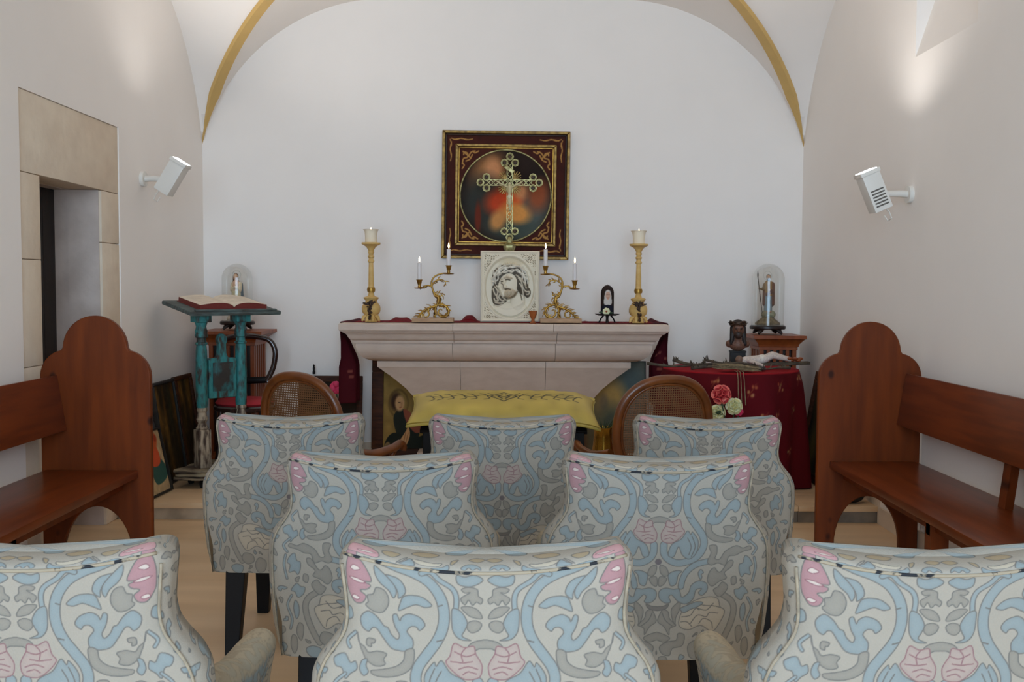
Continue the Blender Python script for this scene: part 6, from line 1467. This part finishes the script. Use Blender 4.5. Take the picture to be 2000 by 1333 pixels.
# bust with thorn crown
p = at(1443, 700, 6.62)
o = empty('bust', (p.x, 6.66, ZT), math.radians(-8), 'dark bronze-toned bust of a bearded man crowned with thorns', 'bust'); o.scale = (1.04, 1.04, 1.0)
g = G(); g.box(-0.075, 0.075, -0.065, 0.065, 0.0, 0.022, 0.004); g.box(-0.048, 0.048, -0.046, 0.046, 0.022, 0.095, 0.003); g.box(-0.052, 0.052, -0.050, 0.050, 0.092, 0.102, 0.002); g.build('plinth', 'charcoal', o)
FL, HR = (104, 70, 54), (34, 25, 22); z = 0.10
figure('bust_body', [('e', (0, 0.0, z + 0.04), (0.052, 0.036, 0.042), FL), ('c', (-0.052, 0, z + 0.048), (0.052, 0, z + 0.048), 0.026, 0.026, FL), ('c', (0, 0.0, z + 0.04), (0, -0.006, z + 0.11), 0.032, 0.028, FL),
    ('e', (0, -0.012, z + 0.145), (0.036, 0.042, 0.052), FL), ('e', (0, -0.036, z + 0.113), (0.025, 0.020, 0.030), (58, 40, 32)), ('c', (0, -0.050, z + 0.158), (0, -0.060, z + 0.138), 0.005, 0.009, FL), ('c', (-0.022, -0.050, z + 0.163), (0.022, -0.050, z + 0.163), 0.006, 0.006, (104, 70, 54)), ('e', (-0.015, -0.050, z + 0.152), (0.008, 0.006, 0.005), (60, 44, 36)), ('e', (0.015, -0.050, z + 0.152), (0.008, 0.006, 0.005), (60, 44, 36)),
    ('e', (0, 0.012, z + 0.165), (0.044, 0.046, 0.048), HR), ('c', (-0.036, -0.006, z + 0.155), (-0.037, -0.016, z + 0.085), 0.016, 0.016, HR), ('c', (0.036, -0.006, z + 0.155), (0.037, -0.016, z + 0.085), 0.016, 0.016, HR), ('c', (-0.037, -0.016, z + 0.085), (-0.044, -0.024, z + 0.050), 0.016, 0.008, HR), ('c', (0.037, -0.016, z + 0.085), (0.046, -0.024, z + 0.046), 0.016, 0.008, HR), ('c', (0, 0.03, z + 0.16), (0, 0.035, z + 0.05), 0.04, 0.04, HR)], 0.0045, o, smooth_it=1, speck=0.12)
g = G()
for k in range(3):
    g.tube([(0.050 * math.cos(a) * 1.0, 0.004 + 0.052 * math.sin(a), z + 0.182 + 0.010 * math.sin(3 * a + 2 * k) + 0.004 * k) for a in np.linspace(0, 2 * PI, 40)], 0.0055, 6, cap=False)
for k in range(22):
    a = random.random() * 2 * PI; b_ = Vector((0.052 * math.cos(a), 0.004 + 0.053 * math.sin(a), z + 0.185)); g.tube([b_, b_ + Vector((0.014 * math.cos(a + 0.5), 0.014 * math.sin(a + 0.5), 0.012 * (random.random() - 0.2)))], [0.003, 0.0005], 5)
g.build('thorn_crown', 'bronze_ornament', o, smooth=60)

# crucifix lying on the table
o = empty('lying_crucifix', (TX, TY, ZT), 0, 'wooden crucifix with pale figure lying across the red table', 'crucifix')
e1 = at(1592, 716, 6.44); e0 = at(1450, 722, 6.40)
R_ = lambda px, py, Y: at(px, py, Y) - Vector((TX, TY, ZT))
zc = 0.022
g = G(); g.obox((-0.02, -0.10, zc), (0.495, -0.075, zc + 0.016), 0.05, 0.020, c=0.003); g.build('upright', 'driftwood', o)
g = G(); g.obox((0.14, -0.28, 0.014), (0.185, 0.16, 0.014), 0.045, 0.018, c=0.003); g.build('crossbar', 'dark_wood', o)
PALE, SH = (200, 186, 176), (184, 124, 104)
figure('corpus', [('c', (0.08, -0.085, 0.05), (0.17, -0.085, 0.055), 0.030, 0.034, PALE), ('e', (0.035, -0.09, 0.058), (0.024, 0.026, 0.028), (120, 92, 74)), ('e', (0.185, -0.085, 0.062), (0.034, 0.036, 0.032), (216, 208, 196)), ('c', (0.20, -0.07, 0.062), (0.255, -0.07, 0.092), 0.025, 0.021, PALE), ('c', (0.255, -0.07, 0.092), (0.37, -0.08, 0.062), 0.020, 0.013, PALE), ('c', (0.20, -0.10, 0.062), (0.245, -0.10, 0.086), 0.025, 0.021, PALE), ('c', (0.245, -0.10, 0.086), (0.37, -0.09, 0.058), 0.020, 0.013, PALE), ('c', (0.37, -0.085, 0.060), (0.415, -0.085, 0.050), 0.014, 0.010, SH),
    ('c', (0.09, -0.115, 0.055), (0.13, -0.20, 0.04), 0.015, 0.012, PALE), ('c', (0.13, -0.20, 0.04), (0.15, -0.265, 0.032), 0.012, 0.009, PALE), ('c', (0.09, -0.055, 0.055), (0.15, 0.03, 0.04), 0.015, 0.012, PALE), ('c', (0.15, 0.03, 0.04), (0.175, 0.12, 0.032), 0.012, 0.009, PALE)], 0.006, o, smooth_it=1)
g = G()
for k in range(5): g.ball((0.36 + 0.018 * k, -0.10 + 0.012 * math.sin(k * 2), 0.062 + 0.006 * math.cos(k * 3)), (0.02, 0.016, 0.010), 8, 6)
g.build('feet_wrap', 'orange_wood', o, smooth=60)
# dry thorny branches and straw
def branch(pts, r, label, thorn=10, m='driftwood'):
    P = [Vector(p) for p in pts]; o = empty('dry_branch', P[0], 0, label, 'branch', 'dry thorn branches on the red table')
    Q = [Vector(q) for q in spline([tuple(p - P[0]) for p in P], False, 6)]
    g = G(); g.tube(Q, [r * (1 - 0.6 * i / len(Q)) for i in range(len(Q))], 8); g.build('stem', m, o, smooth=60)
    for k in range(thorn):
        g = G(); i = random.randrange(1, len(Q)); d = Vector((random.random() - 0.5, random.random() - 0.5, 0.35 + 0.3 * random.random())).normalized() * (0.018 + 0.025 * random.random()); g.tube([Q[i], Q[i] + d * 0.6, Q[i] + d], [r * 0.5, r * 0.35, 0.0006], 6)
        g.build('thorn', m, o, smooth=60)
zt = ZT + 0.012
branch([(TX - 0.56, TY - 0.10, zt + 0.02), (TX - 0.42, TY - 0.14, zt + 0.006), (TX - 0.25, TY - 0.10, zt + 0.006), (TX - 0.05, TY - 0.16, zt + 0.004)], 0.010, 'long dry branch sticking out over the left edge of the red table', 9)
branch([(TX - 0.36, TY + 0.10, zt + 0.03), (TX - 0.27, TY + 0.04, zt + 0.006), (TX - 0.12, TY - 0.04, zt + 0.004), (TX - 0.02, TY + 0.02, zt + 0.012)], 0.012, 'knotty dry branch behind on the left half of the red table', 12)
branch([(TX - 0.30, TY - 0.24, zt), (TX - 0.18, TY - 0.22, zt + 0.01), (TX - 0.06, TY - 0.25, zt + 0.006), (TX + 0.06, TY - 0.22, zt + 0.02)], 0.011, 'short dry branch at the front edge of the red table', 8)
branch([(TX - 0.15, TY + 0.13, zt + 0.03), (TX - 0.05, TY + 0.10, zt + 0.01), (TX + 0.02, TY - 0.02, zt + 0.006)], 0.010, 'forked dry twig leaning beside the dark bust', 8)
branch([(TX - 0.22, TY - 0.06, zt + 0.01), (TX - 0.10, TY - 0.12, zt + 0.02), (TX + 0.04, TY - 0.18, zt + 0.03), (TX + 0.12, TY - 0.27, zt + 0.01)], 0.011, 'dry branch crossing under the straw bundle on the red table', 9)
branch([(TX + 0.33, TY - 0.22, zt + 0.004), (TX + 0.26, TY - 0.25, zt + 0.01), (TX + 0.19, TY - 0.31, zt + 0.006), (TX + 0.11, TY - 0.36, zt + 0.006)], 0.010, 'dry branch in front of the lying pale figure', 7)
o = empty('straw_bundle', (TX - 0.03, TY - 0.33, ZT), 0, 'bundle of dry straw with cords hanging over the front table edge', 'straw')
g = G()
for k in range(46):
    a = (random.random() - 0.5) * 1.2; L = 0.06 + 0.08 * random.random(); x = (random.random() - 0.5) * 0.06; y = (random.random() - 0.3) * 0.08; zz_ = 0.006 + 0.03 * random.random()
    g.tube([(x - L * math.cos(a), y + L * 0.5 * math.sin(a), zz_ + 0.01), (x, y, zz_ + 0.010), (x + L * math.cos(a), y - L * 0.5 * math.sin(a), max(0.006, zz_ - 0.006))], 0.0032, 5)
st_ = g.build('straw_stalks', 'straw', o, smooth=60); st_['kind'] = 'stuff'
for k, dx in enumerate((-0.025, -0.008, 0.012)):
    g = G(); g.tube([(dx, -0.04, 0.01), (dx - 0.004, -0.135, 0.008), (dx - 0.006, -0.165, -0.03), (dx - 0.004 + 0.004 * k, -0.175, -0.17 - 0.01 * k)], 0.0025, 6); g.build('hanging_cord', 'straw', o, smooth=60)

# ------------------------------------------------------------------ roses in a pot in front of the table
p = at(1420, 800, 5.95)
vz = ZP
o = empty('flower_pot', (p.x, 5.93, ZP), 0, 'slim dark pot standing on the platform under the roses', 'pot')
g = G(); g.lathe([(0.0, 0), (0.055, 0), (0.06, 0.01), (0.075, 0.22), (0.08, 0.30), (0.084, 0.31), (0.076, 0.31), (0.07, 0.28), (0.0, 0.26)], 28); g.build('pot_body', 'charcoal', o)
def rose(px, py, Y, r, m, label, root):
    c = at(px, py, Y); o = empty('rose', root, 0, label, 'flower', 'artificial roses before the red table'); d = c - Vector(root)
    g = G(); g.tube(sp3([(0, 0, 0), (d.x * 0.3, d.y * 0.4, d.z * 0.5), (d.x, d.y, d.z - r * 0.8)]), 0.004, 6); g.build('stem', 'leaf', o, smooth=60)
    n = 0
    for ring_, (nr, rad, tilt_, sz) in enumerate(((1, 0.0, 0.0, 0.45), (3, 0.28, 0.3, 0.5), (5, 0.52, 0.6, 0.58), (6, 0.74, 0.95, 0.62))):
        for k in range(nr):
            a = 2 * PI * k / nr + ring_ * 0.7; g = G()
            nrm = Vector((math.cos(a) * math.sin(tilt_), -math.cos(tilt_) * 0.75, math.sin(a) * math.sin(tilt_) + 0.15)).normalized()
            q = Vector((math.cos(a) * rad * r, -0.35 * r * (1 - rad), math.sin(a) * rad * r))
            rot = nrm.to_track_quat('Z', 'Y').to_matrix().to_4x4(); rot.translation = d + q
            v = []; f = []; nn = 9
            for i in range(nn):
                for j in range(nn):
                    u_, w_ = (i / (nn - 1) - 0.5) * 2, (j / (nn - 1) - 0.5) * 2; rr = max(abs(u_), abs(w_)); ln = math.hypot(u_, w_) or 1
                    x_, y_ = u_ * rr / ln * sz * r, w_ * rr / ln * sz * r
                    v.append((x_, y_, 0.62 * r * rr * rr - 0.15 * r))
            for i in range(nn - 1):
                for j in range(nn - 1): f.append((i * nn + j, (i + 1) * nn + j, (i + 1) * nn + j + 1, i * nn + j + 1))
            g.xf = rot; g.add(v, f); mm = ({'rose_red': ('rose_deep', 'rose_red', 'rose_deep', 'rose_rim'), 'rose_white': ('rose_cream', 'rose_white', 'rose_cream', 'rose_white')}.get(m) or (m,) * 4)[ring_]; pe = g.build('petal', mm, o, smooth=180); so = pe.modifiers.new('t', 'SOLIDIFY'); so.thickness = 0.0012
    for k in range(3 if m != 'rose_white' else 1):
        a = 2.1 * k + 0.5; b_ = d * (0.55 + 0.13 * k); g = G(); g.tube([b_, b_ + Vector((0.03 * math.cos(a), -0.01, 0.012)), b_ + Vector((0.06 * math.cos(a), -0.02, 0.010 + 0.01 * math.sin(a)))], [0.003, 0.016, 0.001], 6, flat=0.25); g.build('leaf', 'leaf', o, smooth=60)
    return o
root = (p.x, 5.93, ZP + 0.27)
rose(1409, 771, 5.90, 0.042, 'rose_red', 'open red rose, highest of the bunch before the red table', root)
rose(1434, 794, 5.90, 0.036, 'rose_white', 'pale cream rose beside the red one before the red table', (root[0] + 0.02, root[1], root[2]))
rose(1402, 806, 5.93, 0.034, 'rose_white', 'white rose low behind the chair back before the red table', (root[0] - 0.02, root[1], root[2]))
rose(1443, 804, 5.96, 0.020, 'pink_flower', 'small pink bud at the right of the rose bunch', (root[0] + 0.03, root[1] + 0.02, root[2]))

# ------------------------------------------------------------------ brass vase and a pink flower by the altar
p = at(1178, 840, 6.25)
o = empty('brass_vase', (p.x, 6.25, ZP), 0, 'shiny brass vase on the platform beside the right caned chair', 'vase')
g = G(); g.lathe([(0.0, 0), (0.055, 0), (0.05, 0.012), (0.035, 0.03), (0.045, 0.10), (0.062, 0.18), (0.066, 0.26), (0.056, 0.34), (0.058, 0.385), (0.064, 0.40), (0.060, 0.40), (0.05, 0.36), (0.0, 0.30)], 40, fold=lambda a, z: 1 + 0.03 * math.cos(8 * a)); g.build('vase_body', 'brass_vase', o, smooth=50)
o = empty('grass_tuft', (p.x, 6.25, ZP + 0.33), 0, 'dark green sprigs standing in the brass vase', 'plant')
for k in range(14):
    a = 2 * PI * k / 14; t = 0.04 + 0.06 * random.random(); g = G(); g.tube([(0.015 * math.cos(a), 0.015 * math.sin(a), 0), (0.035 * math.cos(a), 0.035 * math.sin(a), 0.06), ((0.05 + t * 0.5) * math.cos(a), (0.05 + t * 0.5) * math.sin(a), 0.08 + t * 0.6)], [0.004, 0.004, 0.001], 5); g.build('sprig', 'leaf', o, smooth=60)
p = at(657, 757, 7.18)
o = empty('pink_flower', (p.x, 7.18, ZP), 0, 'bright pink artificial flower between the caned chair and hanging red cloth', 'flower')
g = G(); g.tube([(0.0, 0, 0.06), (0.01, 0, 0.3), (0, 0, p.z - ZP)], 0.005, 6); g.build('stem', 'leaf', o, smooth=60)
g = G(); g.lathe([(0.0, 0), (0.05, 0), (0.06, 0.02), (0.045, 0.10), (0.03, 0.14), (0.034, 0.15), (0.0, 0.12)], 20); g.build('vase_body', 'charcoal', o)
for k in range(9):
    a = 2 * PI * k / 9; g = G(); g.ball((0.025 * math.cos(a), -0.01 - 0.006 * (k % 3), p.z - ZP + 0.025 * math.sin(a)), (0.024, 0.012, 0.024), 9, 6); g.build('petal', 'pink_flower', o, smooth=60)
